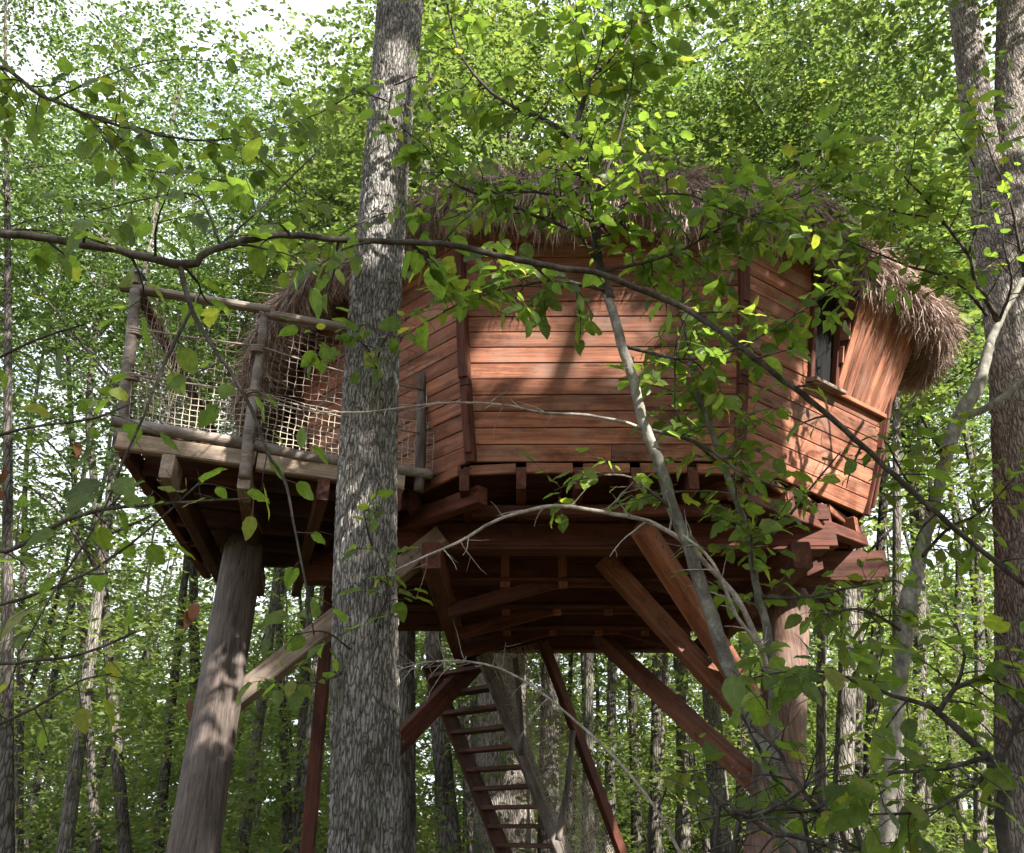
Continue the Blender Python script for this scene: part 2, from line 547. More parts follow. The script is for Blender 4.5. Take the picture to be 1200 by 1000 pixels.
def fpt(fi, sx, h, out=0.0):
    """point on facet fi: sx -1 (left end seen from outside) .. 1, h 0..1 up the wall"""
    a_, b_ = corner(fi, h), corner(fi + 1, h)
    p = a_.lerp(b_, (sx + 1) / 2)
    if out:
        t_ = (corner(fi, 1).lerp(corner(fi + 1, 1), .5) - corner(fi, 0).lerp(corner(fi + 1, 0), .5)).normalized()
        p = p + (b_ - a_).normalized().cross(t_).normalized() * out
    return p


def plank(fi, x0, x1, h0, h1, parent, jit):
    g_ = 0.0035 / H
    h0 += g_; h1 -= g_
    c_ = 0.005
    uv = ((x0, h0), (x1, h0), (x1, h1), (x0, h1))
    pts = [fpt(fi, x, h, -0.026 + jit) for x, h in uv] + [fpt(fi, x, h, -c_ + jit) for x, h in uv]
    pts += [fpt(fi, x, h + c_ / H * (1 if k < 2 else -1), jit) for k, (x, h) in enumerate(uv)]
    m_ = frame_matrix(pts[0], pts[1])
    m_.translation = sum(pts, Vector()) / 12
    mi = m_.inverted()
    f = [(3, 2, 1, 0), (8, 9, 10, 11)]
    for i in range(4):
        j_ = (i + 1) % 4
        f.append((i, j_, 4 + j_, 4 + i))
        f.append((4 + i, 4 + j_, 8 + j_, 8 + i))
    return mk_obj('plank', mk_mesh('plank', [tuple(mi @ p) for p in pts], f, M['cedar']), parent, m_)


hs = np.linspace(0, 1, NP + 1)
rs = random.Random(3)
walls = {}
for fi in range(8):
    q4 = ((-0.99, 0.002), (0.99, 0.002), (0.99, 1), (-0.99, 1))
    v = [fpt(fi, x, h, -0.05) for x, h in q4] + [fpt(fi, x, h, -0.11) for x, h in q4]
    wl = mk_obj('wall', mk_mesh('wall', v, [(0, 1, 2, 3), (7, 6, 5, 4), (0, 4, 5, 1), (1, 5, 6, 2), (2, 6, 7, 3), (3, 7, 4, 0)], M['darkboard']), house)
    walls[fi] = wl
    for k in range(NP):
        xe = 1.0
        if fi == 1 and k >= 7:
            xe = -0.14
        cuts = [-1.0, xe]
        if rs.random() < 0.4 and xe > 0:
            cuts = [-1.0, rs.uniform(-0.6, 0.6), 1.0]
        for x0, x1 in zip(cuts[:-1], cuts[1:]):
            plank(fi, x0 + 0.0015, x1 - 0.0015, hs[k], hs[k + 1], wl, rs.uniform(-0.003, 0.004))


# right-hand facet upper half: planks left of the window, the window, then the bay of upright slats
nn = (fpt(1, 0, .5, 1) - fpt(1, 0, .5, 0)).normalized()
# window opening: a near-black sheet stands in for the dark inside
win = mk_obj('window', mk_mesh('window', [fpt(1, -0.12, hs[7], -0.02), fpt(1, 0.2, hs[7], -0.02), fpt(1, 0.2, 0.97, -0.02), fpt(1, -0.12, 0.97, -0.02),
                                         fpt(1, -0.12, hs[7], -0.05), fpt(1, 0.2, hs[7], -0.05), fpt(1, 0.2, 0.97, -0.05), fpt(1, -0.12, 0.97, -0.05)],
                               [(0, 1, 2, 3), (7, 6, 5, 4), (0, 4, 5, 1), (1, 5, 6, 2), (2, 6, 7, 3), (3, 7, 4, 0)], M['opening_dark']), house)
upf = (fpt(1, 0, 1) - fpt(1, 0, 0)).normalized()
for sx in (-0.14, 0.21):
    beam('window_frame', fpt(1, sx, hs[7] - 0.02, 0.02), fpt(1, sx, 0.99, 0.02), 0.06, 0.07, M['timber'], win, up=nn)
beam('window_sill', fpt(1, -0.18, hs[7] - 0.01, 0.05), fpt(1, 0.25, hs[7] - 0.01, 0.05), 0.14, 0.04, M['weathered'], win, up=upf)
# bay of upright slats, leaning further out than the wall
bay = mk_obj('bay', mk_mesh('bay', [fpt(1, 0.22, hs[7], -0.01), fpt(1, 1.0, hs[7], -0.01), fpt(1, 1.1, 1.0, 0.30), fpt(1, 0.22, 1.0, 0.30), fpt(1, 0.22, 1.0, -0.05), fpt(1, 1.05, 1.0, -0.05)],
                            [(0, 1, 2, 3), (0, 3, 4), (1, 5, 2), (2, 5, 4, 3), (0, 4, 5, 1)], M['darkboard']), house)
ns = 11
for i in range(ns):
    s0 = 0.22 + 0.8 * (i + 0.5) / ns
    s1 = 0.22 + 0.88 * (i + 0.5) / ns
    beam('slat', fpt(1, s0, hs[7] - 0.005, 0.012), fpt(1, s1, 1.0, 0.325), 0.026, 0.8 * 1.33 / ns - 0.006, M['cedar'], bay,
         up=(fpt(1, 1, .5) - fpt(1, 0, .5)).normalized(), c=0.004)
beam('bay_rail', fpt(1, 0.2, hs[7] - 0.012, 0.03), fpt(1, 1.0, hs[7] - 0.012, 0.03), 0.05, 0.05, M['strut'], bay, up=upf)
# boards of the bay's cheek
for i in range(5):
    q0, q1 = i / 5, (i + 0.93) / 5
    b0, b1 = fpt(1, 0.205, hs[7] + (1 - hs[7]) * (q0 + 0.1), -0.01), fpt(1, 0.205, hs[7] + (1 - hs[7]) * (q0 + 0.1), 0.31 * (q0 + 0.1))
    beam('cheek_board', b0, b1, 0.02, 0.18, M['cedar'], bay, up=upf)

# --- corner posts with notched battens
for ci in range(8):
    c0, c1 = corner(ci, 0) + Vector((0, 0, -0.02)), corner(ci, 1)
    d = Vector((c0.x - CX, c0.y - CY, 0)).normalized()
    po = None
    for q, (a0, a1) in enumerate(((0.0, 0.3), (0.303, 0.62), (0.623, 1.0))):
        e = d * 0.012
        o_ = beam('corner_post' if po is None else 'corner_post_length', corner(ci, a0) + e, corner(ci, a1) + e, 0.10, 0.07, M['timber'], po or house, up=d, c=0.012)
        po = po or o_
        beam('corner_batten', corner(ci, a0 + .03) + d * 0.052, corner(ci, a1 - .03) + d * 0.052, 0.07 + 0.02 * (q % 2), 0.03, M['timber'], po, up=d)


# --- floor, joists, girders
def clip_oct(lo, hi, off, ap):
    """extent of an octagon (apothem ap) along one axis at offset off on the other"""
    o = abs(off)
    e = min(ap, ap * math.sqrt(2) - o)
    return e


fl = mk_obj('floor', mk_mesh('floor', [(CX + (R0 - 0.1) * math.cos(math.pi / 8 + i * math.pi / 4), CY + (R0 - 0.1) * math.sin(math.pi / 8 + i * math.pi / 4), z)
                                      for z in (ZF - 0.01, ZF - 0.03) for i in range(8)],
                             [tuple(range(8)), tuple(reversed(range(8, 16)))] + [(i, i + 8, (i + 1) % 8 + 8, (i + 1) % 8) for i in range(8)], M['darkboard']), house)
nb = 34
for i in range(nb):
    y = -AP + 0.03 + (i + 0.5) * 2 * (AP - 0.03) / nb
    e = clip_oct(0, 0, y, AP) - 0.06
    beam('floor_board', (CX - e, CY + y, ZF - 0.046), (CX + e, CY + y, ZF - 0.046), 2 * AP / nb - 0.012, 0.028, M['timber'], fl, c=0.004)
zj = ZF - 0.06
jx = np.arange(-2.75, 2.8, 0.5)
for x in jx:
    e = clip_oct(0, 0, x, AP) + 0.03
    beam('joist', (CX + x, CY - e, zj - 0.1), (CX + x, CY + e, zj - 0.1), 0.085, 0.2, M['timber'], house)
# rim pieces between joist ends at the front
for a, b in zip(jx[:-1], jx[1:]):
    for s in (-1, 1):
        ea, eb = clip_oct(0, 0, a, AP) - 0.012, clip_oct(0, 0, b, AP) - 0.012
        beam('rim_board', (CX + a + 0.046, CY + s * ea, ZF - 0.056), (CX + b - 0.046, CY + s * eb, ZF - 0.056), 0.04, 0.095, M['strut'], house)
zg = zj - 0.2
for y, ex in ((-1.95, 0.1), (-1.05, 0.2), (0.1, 0.1), (1.3, 0.1), (2.5, 0.1)):
    e = clip_oct(0, 0, y, AP) + ex
    hgt = 0.24 if y < -1.5 else (0.3 if y < 2 else 0.36)
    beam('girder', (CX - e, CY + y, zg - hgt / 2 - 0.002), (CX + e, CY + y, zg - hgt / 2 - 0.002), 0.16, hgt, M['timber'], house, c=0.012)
    beam('girder_cap', (CX - e + 0.1, CY + y, zg - hgt - 0.022), (CX + e - 0.1, CY + y, zg - hgt - 0.022), 0.24, 0.035, M['timber'], house)
    # blocks between the joists over the girder
    for x in jx[:-1]:
        if abs(x + 0.25) < e - 0.2:
            beam('blocking', (CX + x + 0.05, CY + y - 0.12, zj - 0.11), (CX + x + 0.45, CY + y - 0.12, zj - 0.11), 0.04, 0.16, M['timber'], house)
# cross beams under the girders
for x in (-1.55, 1.75):
    beam('cross_beam', (CX + x, CY - 2.5, zg - 0.46), (CX + x, CY + 2.6, zg - 0.46), 0.17, 0.24, M['timber'], house, c=0.012)
# shallow arched braces seen from below
for y in (-1.15, 0.1, 1.3):
    p = [Vector((CX - 1.5, CY + y + 0.14, zg - 0.62)), Vector((CX - 0.3, CY + y + 0.14, zg - 0.3)), Vector((CX + 0.6, CY + y + 0.14, zg - 0.3)), Vector((CX + 1.7, CY + y + 0.14, zg - 0.62))]
    for a, b in zip(p[:-1], p[1:]):
        beam('arch_brace', a, b, 0.07, 0.14, M['timber'], house)
    for x in (-0.9, -0.3, 0.3, 0.9):
        beam('king_block', (CX + x, CY + y + 0.06, zg - 0.02), (CX + x, CY + y + 0.06, zg - 0.4), 0.1, 0.08, M['strut'], house, up=Vector((0, 1, 0)))
# beam end that catches the sun at the right
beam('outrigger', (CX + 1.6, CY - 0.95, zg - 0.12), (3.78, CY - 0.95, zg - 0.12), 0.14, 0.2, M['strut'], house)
for dd in (0.0, 0.42, 0.84, 1.26):
    s = -0.8 + dd * 1.3
    q = fpt(1, s, 0.0, 0.0)
    inn = Vector((-0.707, 0.707, 0))
    beam('joist_end', q + Vector((0, 0, -0.13)) + inn * 0.02, q + Vector((0, 0, -0.13)) + inn * 1.4, 0.085, 0.16, M['strut'], house)
beam('bearer', fpt(1, -1, 0) + Vector((0, 0, -0.27)) + inn * 0.08, fpt(1, 1, 0) + Vector((0, 0, -0.27)) + inn * 0.08, 0.12, 0.12, M['timber'], house)
beam('bearer', fpt(0, -1, 0) + Vector((0, 0.42, -0.31)), fpt(0, 1, 0) + Vector((0, 0.42, -0.31)), 0.09, 0.1, M['timber'], house)
beam('bearer', fpt(7, -1, 0) + Vector((0.1, 0.1, -0.27)), fpt(7, 1, 0) + Vector((0.1, 0.1, -0.27)), 0.12, 0.16, M['timber'], house)


# --- log stilts and struts
def log_mesh(name, pts, mat, sides=28, wob=0.02, seed=0):
    path = smooth_path(pts, 0.12)
    mb = MB()
    tube(mb, path, sides)
    me = mb.mesh(name, mat, True)
    co = np.zeros(len(me.vertices) * 3, dtype=np.float32)
    me.vertices.foreach_get('co', co)
    co = co.reshape(-1, 3)
    n = len(path)
    ang = np.tile(np.linspace(0, 2 * np.pi, sides, endpoint=False), n)
    tt = np.repeat(np.arange(n) * 0.12, sides)
    gk = np.random.default_rng(seed + 40)
    kn_ = sum(0.10 * np.exp(-((np.angle(np.exp(1j * (ang - a_))) / 0.22) ** 2 + ((tt - z_) / 0.09) ** 2)) for a_, z_ in zip(gk.uniform(0, 6.28, 12), gk.uniform(0, tt.max(), 12)))
    k = 1 + kn_ + wob * (np.sin(3 * ang + tt * 1.3 + seed) + 0.7 * np.sin(5 * ang - tt * 2.1 + seed * 2) + 0.5 * np.sin(9 * ang + tt * 0.8))
    ctr = np.repeat(path[:, :3], sides, 0)
    co[:n * sides] = ctr + (co[:n * sides] - ctr) * k[:, None]
    me.vertices.foreach_set('co', co.ravel())
    me.update()
    return me


def ground_line(p_top, p_low, r_top, r_low):
    """log from p_top through p_low down to the ground"""
    d = (p_low - p_top)
    k = (p_top.z + 0.3) / -d.z
    b = p_top + d * k
    rb = r_top + (r_low - r_top) * min(k, 2.0)
    return [(*p_top, r_top * 0.8), *[(*(p_top.lerp(b, q)), r_top + (rb - r_top) * q) for q in (0.02, 0.3, 0.6, 1.0)]]


pl = ground_line(P(287, 632, 8.2), P(226, 1000, 8.0), 0.185, 0.215)
lp = mk_obj('log_stilt', log_mesh('log_stilt', pl, M['logpost'], seed=1), house)
lp['label'] = 'peeled grey-brown log stilt under the terrace'
pr = ground_line(P(926, 690, 9.05), P(906, 1000, 9.0), 0.2, 0.27)
mk_obj('log_stilt', log_mesh('log_stilt', pr, M['redlog'], seed=5), house)
# upper carved part that joins the left stilt to the terrace beams
beam('stilt_head', P(280, 650, 8.42), Vector((P(280, 650, 8.42).x, 8.42, zg - 0.02)), 0.3, 0.3, M['darkboard'], house, up=Vector((0, 1, 0)))


def strut(a, b, wd, ht, mat):
    o = beam('strut', a, b, wd, ht, mat, house, c=0.012)
    m_ = WM[o]
    L_ = (Vector(b) - Vector(a)).length / 2
    for q in (-L_ + 0.14, -L_ + 0.26, L_ - 0.24, L_ - 0.36):
        for sd in (-1, 1):
            mb = MB()
            p_ = m_ @ Vector((q, sd * wd / 2, 0.0)); e_ = m_ @ Vector((q, sd * (wd / 2 + 0.014), 0.0))
            tube(mb, [(*p_, .019), (*e_, .017)], 6)
            mk_obj('bolt', mb.mesh('bolt', M['steel']), o)
    return o


strut(P(752, 618, 7.45), P(882, 822, 8.8), 0.17, 0.2, M['strut'])
strut(P(706, 655, 8.5), P(872, 838, 8.85), 0.16, 0.19, M['strut'])
strut(P(700, 745, 12.2), P(892, 922, 9.15), 0.17, 0.2, M['strut'])
strut(P(565, 770, 12.3), P(445, 893, 11.4), 0.2, 0.24, M['timber'])
strut(P(268, 826, 8.25), P(520, 628, 7.8), 0.16, 0.2, M['weathered'])
beam('thin_post', P(388, 690, 9.6), Vector((P(388, 690, 9.6).x, 9.6, -0.1)), 0.13, 0.13, M['timber'], house, up=Vector((0, 1, 0)))

# --- thatched roof
ZE = CAM_Z + 4.72
PROF = np.array([(3.36, 5.2), (3.56, 5.1), (3.72, 5.1), (3.82, 5.24), (3.76, 5.42), (3.58, 5.64), (3.28, 5.84), (2.7, 6.12), (1.6, 6.55), (0.7, 6.8), (0.02, 6.95)])


def bell(th, deg, wid):
    return np.exp(-(((th - R(deg) + math.pi) % (2 * math.pi) - math.pi) / R(wid)) ** 2)


def roof_r(th):
    """extra radius per direction: the eave swells over the bay at the right"""
    return 0.5 * bell(th, -24, 18) + 0.25 * bell(th, -163, 16)


def lump(th, s=0.0):
    return 0.06 * np.sin(7 * th + 1.0 + s) + 0.05 * np.sin(13 * th + 2.2) + 0.035 * np.sin(23 * th + s * 3)


def roof_pt(th, tt):
    """tt 0..1 along the profile"""
    th = np.asarray(th, float); tt = np.asarray(tt, float)
    x = np.clip(tt, 0, 1) * (len(PROF) - 1)
    i = np.minimum(x.astype(int), len(PROF) - 2)
    f = x - i
    p = PROF[i] * (1 - f)[..., None] + PROF[i + 1] * f[..., None]
    ex = np.clip((p[..., 0] - 1.5) / 2.0, 0, 1)
    r = p[..., 0] + (roof_r(th) + lump(th) * 0.9) * ex
    z = CAM_Z + p[..., 1] + lump(th, 1.7) * 1.2 * ex
    # the eave dips over the bay at the right and over the entrance at the left
    up_ = np.clip((tt - 0.2) / 0.3, 0, 1)
    z = z - ex * (0.4 * bell(th, -22, 16) + 0.95 * bell(th, -170, 20)) - 0.34 * ex * up_ * bell(th, -130, 22) + 0.12 * ex * up_ * bell(th, -80, 16)
    return np.stack([CX + r * np.cos(th), CY + r * np.sin(th), z], -1)


TH = np.linspace(0, 2 * np.pi, 145)[:-1]
TT = np.linspace(0, 1, 31)
G = roof_pt(np.repeat(TH[:, None], 31, 1), np.repeat(TT[None], 144, 0))
idx = np.arange(144 * 31).reshape(144, 31)
nx = np.roll(idx, -1, 0)
fq = np.stack([idx[:, :-1], idx[:, 1:], nx[:, 1:], nx[:, :-1]], -1).reshape(-1, 4)[:, ::-1]
roof = mk_obj('roof', mk_mesh('roof', G.reshape(-1, 3), np.ascontiguousarray(fq), M['thatch_base'], True), house)
roof['label'] = 'thick shaggy brown thatch'


def straws(name, base, tang, outw, N, L0, L1, wd, mat, parent, droop=0.25, spread=0.25):
    """base (N,3), tang (N,3) run direction, outw (N,3) surface normal"""
    L = rng.uniform(L0, L1, N)[:, None]
    d = tang + rng.normal(0, spread, (N, 3))
    d /= np.linalg.norm(d, axis=1)[:, None]
    side = np.cross(d, outw + rng.normal(0, 0.5, (N, 3)))
    side /= np.linalg.norm(side, axis=1)[:, None] + 1e-9
    wv = side * (wd * rng.uniform(0.6, 1.5, N))[:, None]
    lift = outw * (0.07 * rng.uniform(0.0, 1.0, N) ** 2)[:, None]
    p0 = base + lift * 0.3
    p1 = base + d * L * 0.5 + lift * 1.3 - np.array([0, 0, 1]) * (droop * 0.25 * L)
    p2 = base + d * L + lift * 1.0 - np.array([0, 0, 1]) * (droop * L)
    V = np.stack([p0 - wv, p0 + wv, p1 - wv, p1 + wv, p2], 1).reshape(-1, 3)
    o = np.arange(N)[:, None] * 5
    f4 = o + np.array([[0, 1, 3, 2]])
    f3 = o + np.array([[2, 3, 4]])
    ob = mk_obj(name, mk_mesh(name, V, [f4, f3], mat), parent)
    ob['kind'] = 'stuff'
    return ob


N = 70000
th = rng.uniform(R(-215), R(35), N)
tt = np.concatenate([rng.uniform(0.17, 0.42, N // 2), rng.uniform(0.3, 1.0, N - N // 2)])
b0 = roof_pt(th, tt)
bd = roof_pt(th, tt - 0.02)
tg = bd - b0
tg /= np.linalg.norm(tg, axis=1)[:, None]
rad = np.stack([np.cos(th), np.sin(th), np.zeros(N)], -1)
tn = np.stack([-np.sin(th), np.cos(th), np.zeros(N)], -1)
nr = np.cross(tn, tg)
nr *= np.sign((nr * (rad + np.array([0, 0, 0.6]))).sum(1))[:, None]
straws('thatch', b0, tg, nr, N, 0.15, 0.42, 0.0034, M['straw'], roof, 0.16, 0.4)
# the ragged fringe hanging below the eave
N = 17000
th = rng.uniform(R(-215), R(35), N)
tt = rng.uniform(0.14, 0.34, N)
b0 = roof_pt(th, tt)
tg = np.tile(np.array([[0, 0, -1.0]]), (N, 1)) + 0.25 * np.stack([np.cos(th), np.sin(th), 0 * th], -1)
ll = 0.75 + 0.5 * np.sin(9 * th) * np.sin(21 * th + 1)
straws('thatch_fringe', b0, tg * ll[:, None], np.stack([np.cos(th), np.sin(th), 0 * th], -1), N, 0.1, 0.28, 0.0038, M['straw'], roof, 0.1, 0.3)

# ================================================================== TERRACE
DA = Vector((-3.12, 6.34, ZF + 0.06)); DB = Vector((-0.72, 7.22, ZF)); DC = Vector((-3.6, 9.95, ZF)); DD = Vector((-1.95, 10.1, ZF))
ter = empty('terrace', (-2.6, 8.2, 0), 'wooden terrace with rope-net railing jutting out beside the cabin', 'terrace')
# boards run along the front edge
nbd = 22
deck = mk_obj('deck', mk_mesh('deck', [tuple(p + Vector((0, 0, z))) for z in (-0.005, -0.035) for p in (DA + Vector((.1, .1, 0)), DB, DD, DC + Vector((.1, -.1, 0)))],
                              [(0, 1, 2, 3), (7, 6, 5, 4), (0, 4, 5, 1), (1, 5, 6, 2), (2, 6, 7, 3), (3, 7, 4, 0)], M['darkboard']), ter)
for i in range(nbd):
    t0 = (i + 0.5) / nbd
    a, b = DA.lerp(DC, t0), DB.lerp(DD, t0)
    b = a + (b - a) * min(1.0, 1.0)
    beam('deck_board', a + Vector((-0.05 - random.uniform(0, 0.05), 0, 0.015)), b + Vector((0, 0, 0.015)), 3.3 / nbd - 0.012, 0.03, M['greyrail'], deck, c=0.005)
# front edging and rim beam
rim = [DA + Vector((-0.06, -0.07, -0.16)), DA.lerp(DB, 0.62) + Vector((0, -0.07, -0.16)), DA.lerp(DB, 0.9) + Vector((0, -0.07, -0.165))]
beam('rim_beam', rim[0], DA.lerp(DB, 0.40) + Vector((0, -0.07, -0.16)), 0.09, 0.14, M['weathered'], ter, c=0.012)
beam('rim_beam', DA.lerp(DB, 0.405) + Vector((0, -0.066, -0.165)), rim[2], 0.09, 0.15, M['weathered'], ter, c=0.012)
beam('side_beam', DA + Vector((-0.03, 0.05, -0.17)), DC + Vector((-0.03, 0, -0.17)), 0.09, 0.15, M['timber'], ter)
for q in (0.14, 0.37, 0.62, 0.86):
    a = DA.lerp(DB, q); b = DC.lerp(DD, q)
    d = (b - a).normalized()
    a_ = a + Vector((0, 0, -0.34)); b_ = b + Vector((0, 0, -0.34))
    jo = beam('deck_joist', a_ + d * 0.2, b_, 0.098, 0.2, M['darkboard'], ter)
    beam('joist_end', a_ - d * 0.14, a_ + d * 0.199, 0.1, 0.2, M['weathered'] if q < 0.5 else M['timber'], jo)  # pale end wood paints in sunlight, the dark length paints in shade
for q in (0.12, 0.3, 0.48, 0.66, 0.84):
    a, b = DA.lerp(DC, q), DB.lerp(DD, q)
    beam('deck_bearer', a + Vector((0.02, 0, -0.14)), b + Vector((0, 0, -0.14)), 0.08, 0.19, M['darkboard'], ter)
# rounded, rope-bound edging along the front
mb = MB()
ed = [(*(DA + Vector((-0.12, -0.09, 0.01))), .045), (*(DA.lerp(DB, .2) + Vector((0, -0.1, -0.02))), .05), (*(DA.lerp(DB, .4) + Vector((0, -.1, -.03))), .045),
      (*(DA.lerp(DB, .55) + Vector((0, -.1, -.06))), .05), (*(DA.lerp(DB, .75) + Vector((0, -.1, -.05))), .045), (*(DB + Vector((0, -.08, -.04))), .045)]
tube(mb, smooth_path(ed, 0.06), 10, 0.06)
mk_obj('edge_pole', mb.mesh('edge_pole', M['greyrail'], True), ter)


def round_post(name, a, b, r0, r1, mat, parent):
    mb = MB()
    a, b = Vector(a), Vector(b)
    pts = [(*(a.lerp(b, q) + Vector((0.012 * math.sin(q * 5 + a.x * 7), 0, 0))), r0 + (r1 - r0) * q) for q in (0, .25, .5, .75, 1)]
    tube(mb, smooth_path(pts, 0.08), 12, 0.03)
    return mk_obj(name, mb.mesh(name, mat, True), parent)


MP = DA.lerp(DB, 0.38)
RH = 1.3
pa = round_post('rail_post', DA + Vector((-0.02, -0.02, -0.15)), DA + Vector((-0.2, -0.05, RH)), 0.052, 0.047, M['greyrail'], ter)
pb = round_post('rail_post', MP + Vector((0.03, -0.17, -0.36)), MP + Vector((-0.06, -0.05, RH)), 0.052, 0.038, M['greyrail'], ter)
pc = round_post('rail_post', DB + Vector((-0.12, -0.08, -0.2)), DB + Vector((-0.12, -0.08, 1.0)), 0.05, 0.042, M['logpost'], ter)
pd = round_post('rail_post', DC + Vector((0, 0, -0.1)), DC + Vector((0, 0, RH)), 0.06, 0.055, M['greyrail'], ter)
# rope bindings on the posts
for (o, base, top) in ((pa, DA, 1.3), (pb, MP + Vector((0, -0.09, 0)), 1.3)):
    for hz in (0.42, 0.86):
        for k in range(3):
            mb = MB()
            rr_ = 0.056 if o is pa else 0.05
            c = base + Vector((-0.02 - 0.12 * hz if o is pa else 0.0 - 0.055 * hz, -0.03, hz + k * 0.022))
            an = np.linspace(0, 2 * np.pi, 17)
            tube(mb, np.stack([c.x + rr_ * np.cos(an), c.y + rr_ * np.sin(an), c.z + 0.008 * np.sin(an), np.full(17, 0.011)], -1), 6, cap=False)
            mk_obj('rope_binding', mb.mesh('rope_binding', M['cord'], True), o)
# top rails and cables
beam('top_rail', DA + Vector((-0.32, -0.06, RH + 0.03)), MP + Vector((0.0, -0.06, RH + 0.03)), 0.1, 0.06, M['greyrail'], ter, c=0.015)
beam('top_rail', MP + Vector((-0.1, -0.05, RH + 0.0)), DA.lerp(DB, 0.86) + Vector((0, -0.05, RH + 0.02)), 0.1, 0.065, M['greyrail'], ter, c=0.015)
beam('top_rail', DA + Vector((-0.18, 0.06, RH + 0.0)), DC + Vector((0, 0, RH + 0.0)), 0.09, 0.07, M['darkboard'], ter, c=0.015)


def cable(name, a, b, sag, r, mat, parent, k=10):
    mb = MB()
    a, b = Vector(a), Vector(b)
    pts = [(*(a.lerp(b, i / k) + Vector((0, 0, -sag * 4 * (i / k) * (1 - i / k)))), r) for i in range(k + 1)]
    tube(mb, pts, 6)
    return mk_obj(name, mb.mesh(name, mat, True), parent)


for hz in (0.45, 0.9):
    cable('cable', DA + Vector((-0.02 - 0.12 * hz, -0.08, hz)), MP + Vector((-0.03, -0.13, hz + 0.01)), 0.01, 0.009, M['cord'], ter)
    cable('cable', MP + Vector((-0.03, -0.13, hz + 0.01)), DB + Vector((-0.12, -0.12, hz - 0.1)), 0.03, 0.009, M['cord'], ter)


def net(name, a, b, z0, z1, cell, r, mat, parent, sag=0.04, seed=0, lean=0.0):
    """knotted net hanging in the upright plane a-b"""
    mb = MB()
    a, b = Vector(a), Vector(b)
    L = (b - a).length
    nx_, nz_ = int(L / cell), int((z1 - z0) / cell)
    nn_ = Vector((0, 0, 1)).cross((b - a).normalized())
    rs_ = np.random.default_rng(seed)
    J = rs_.normal(0, cell * 0.07, (nx_ + 1, nz_ + 1, 3))

    def pt(i, j):
        q, s = i / nx_, j / nz_
        bow = sag * math.sin(math.pi * q) * (0.4 + math.sin(math.pi * s))
        drop = -0.05 * math.sin(math.pi * q) * s
        p = a.lerp(b, q)
        lean_ = -0.13 * (z0 + (z1 - z0) * s) * lean * (1 - q)
        return (p.x + lean_ + nn_.x * bow + J[i, j, 0], p.y + nn_.y * bow + J[i, j, 1], p.z + z0 + (z1 - z0) * s + drop + J[i, j, 2], r)
    for i in range(nx_ + 1):
        tube(mb, [pt(i, j) for j in range(nz_ + 1)], 4, cap=False)
    for j in range(nz_ + 1):
        tube(mb, [pt(i, j) for i in range(nx_ + 1)], 4, cap=False)
    # knots
    ob = mk_obj(name, mb.mesh(name, mat), parent)
    return ob


off = Vector((0, -0.05, 0))
net('rope_net', DA + off, MP + off, 0.03, 0.52, 0.055, 0.0038, M['rope'], ter, 0.05, 1, 1.0)
net('rope_net', MP + off, DB + off, 0.0, 0.5, 0.055, 0.0038, M['rope'], ter, 0.05, 2)
net('cord_net', DA + off * .5, MP + off * .5, 0.53, 1.26, 0.072, 0.0027, M['cord'], ter, 0.03, 3, 1.0)
net('cord_net', MP + off * .5, DB + off * .5, 0.52, 1.24, 0.072, 0.0027, M['cord'], ter, 0.03, 4)
net('cord_net', DA, DC, 0.03, 1.25, 0.08, 0.003, M['cord'], ter, 0.03, 5)
net('cord_net', DC, DD, 0.03, 1.25, 0.08, 0.0035, M['rope'], ter, 0.03, 6)

# lantern on the corner post
lan = empty('post_lantern', tuple(DA + Vector((-0.21, -0.05, RH + 0.066))), 'small lantern with blue lid on the terrace corner post', 'lantern')
lc = DA + Vector((-0.21, -0.05, RH + 0.066))
beam('lantern_body', lc, lc + Vector((0, 0, 0.085)), 0.085, 0.085, M['greyrail'], lan, up=Vector((0, 1, 0)))
v = [(-.075, -.075, .087), (.075, -.075, .087), (.075, .075, .087), (-.075, .075, .087), (-.07, -.07, .105), (.07, -.07, .105), (.07, .07, .105), (-.07, .07, .105), (0, 0, .14)]
mk_obj('lantern_lid', mk_mesh('lantern_lid', [tuple(lc + Vector(p)) for p in v], [(3, 2, 1, 0), (0, 1, 5, 4), (1, 2, 6, 5), (2, 3, 7, 6), (3, 0, 4, 7), (4, 5, 8), (5, 6, 8), (6, 7, 8), (7, 4, 8)], M['bluecap']), lan)

# ================================================================== STAIRCASE
st = empty('staircase', (0.6, 13.5, 0), 'steep open wooden staircase hanging under the cabin', 'staircase')
s0, s1 = P(533, 772, 11.9), P(624, 1000, 12.9)
dd_ = (s1 - s0)
sB = s0 + dd_ * ((s0.z - 0.0) / -dd_.z)
run = Vector((dd_.x, dd_.y, 0)).normalized()
sdv = Vector((0, 0, 1)).cross(run).normalized()       # sideways
if sdv.x < 0: sdv = -sdv
hwid = 0.58
for s, mt in ((-1, 'darkboard'), (1, 'greyrail')):  # shaded left and lit right stringer put into the wood colours
    beam('stringer', s0 + sdv * hwid * s, sB + sdv * hwid * s, 0.055, 0.25, M[mt], st)
nt_ = 15
for i in range(nt_):
    c = s0.lerp(sB, (i + 0.7) / (nt_ + 0.3))
    beam('tread', c - sdv * (hwid - 0.027), c + sdv * (hwid - 0.027), 0.26, 0.055, M['darkboard'], st)
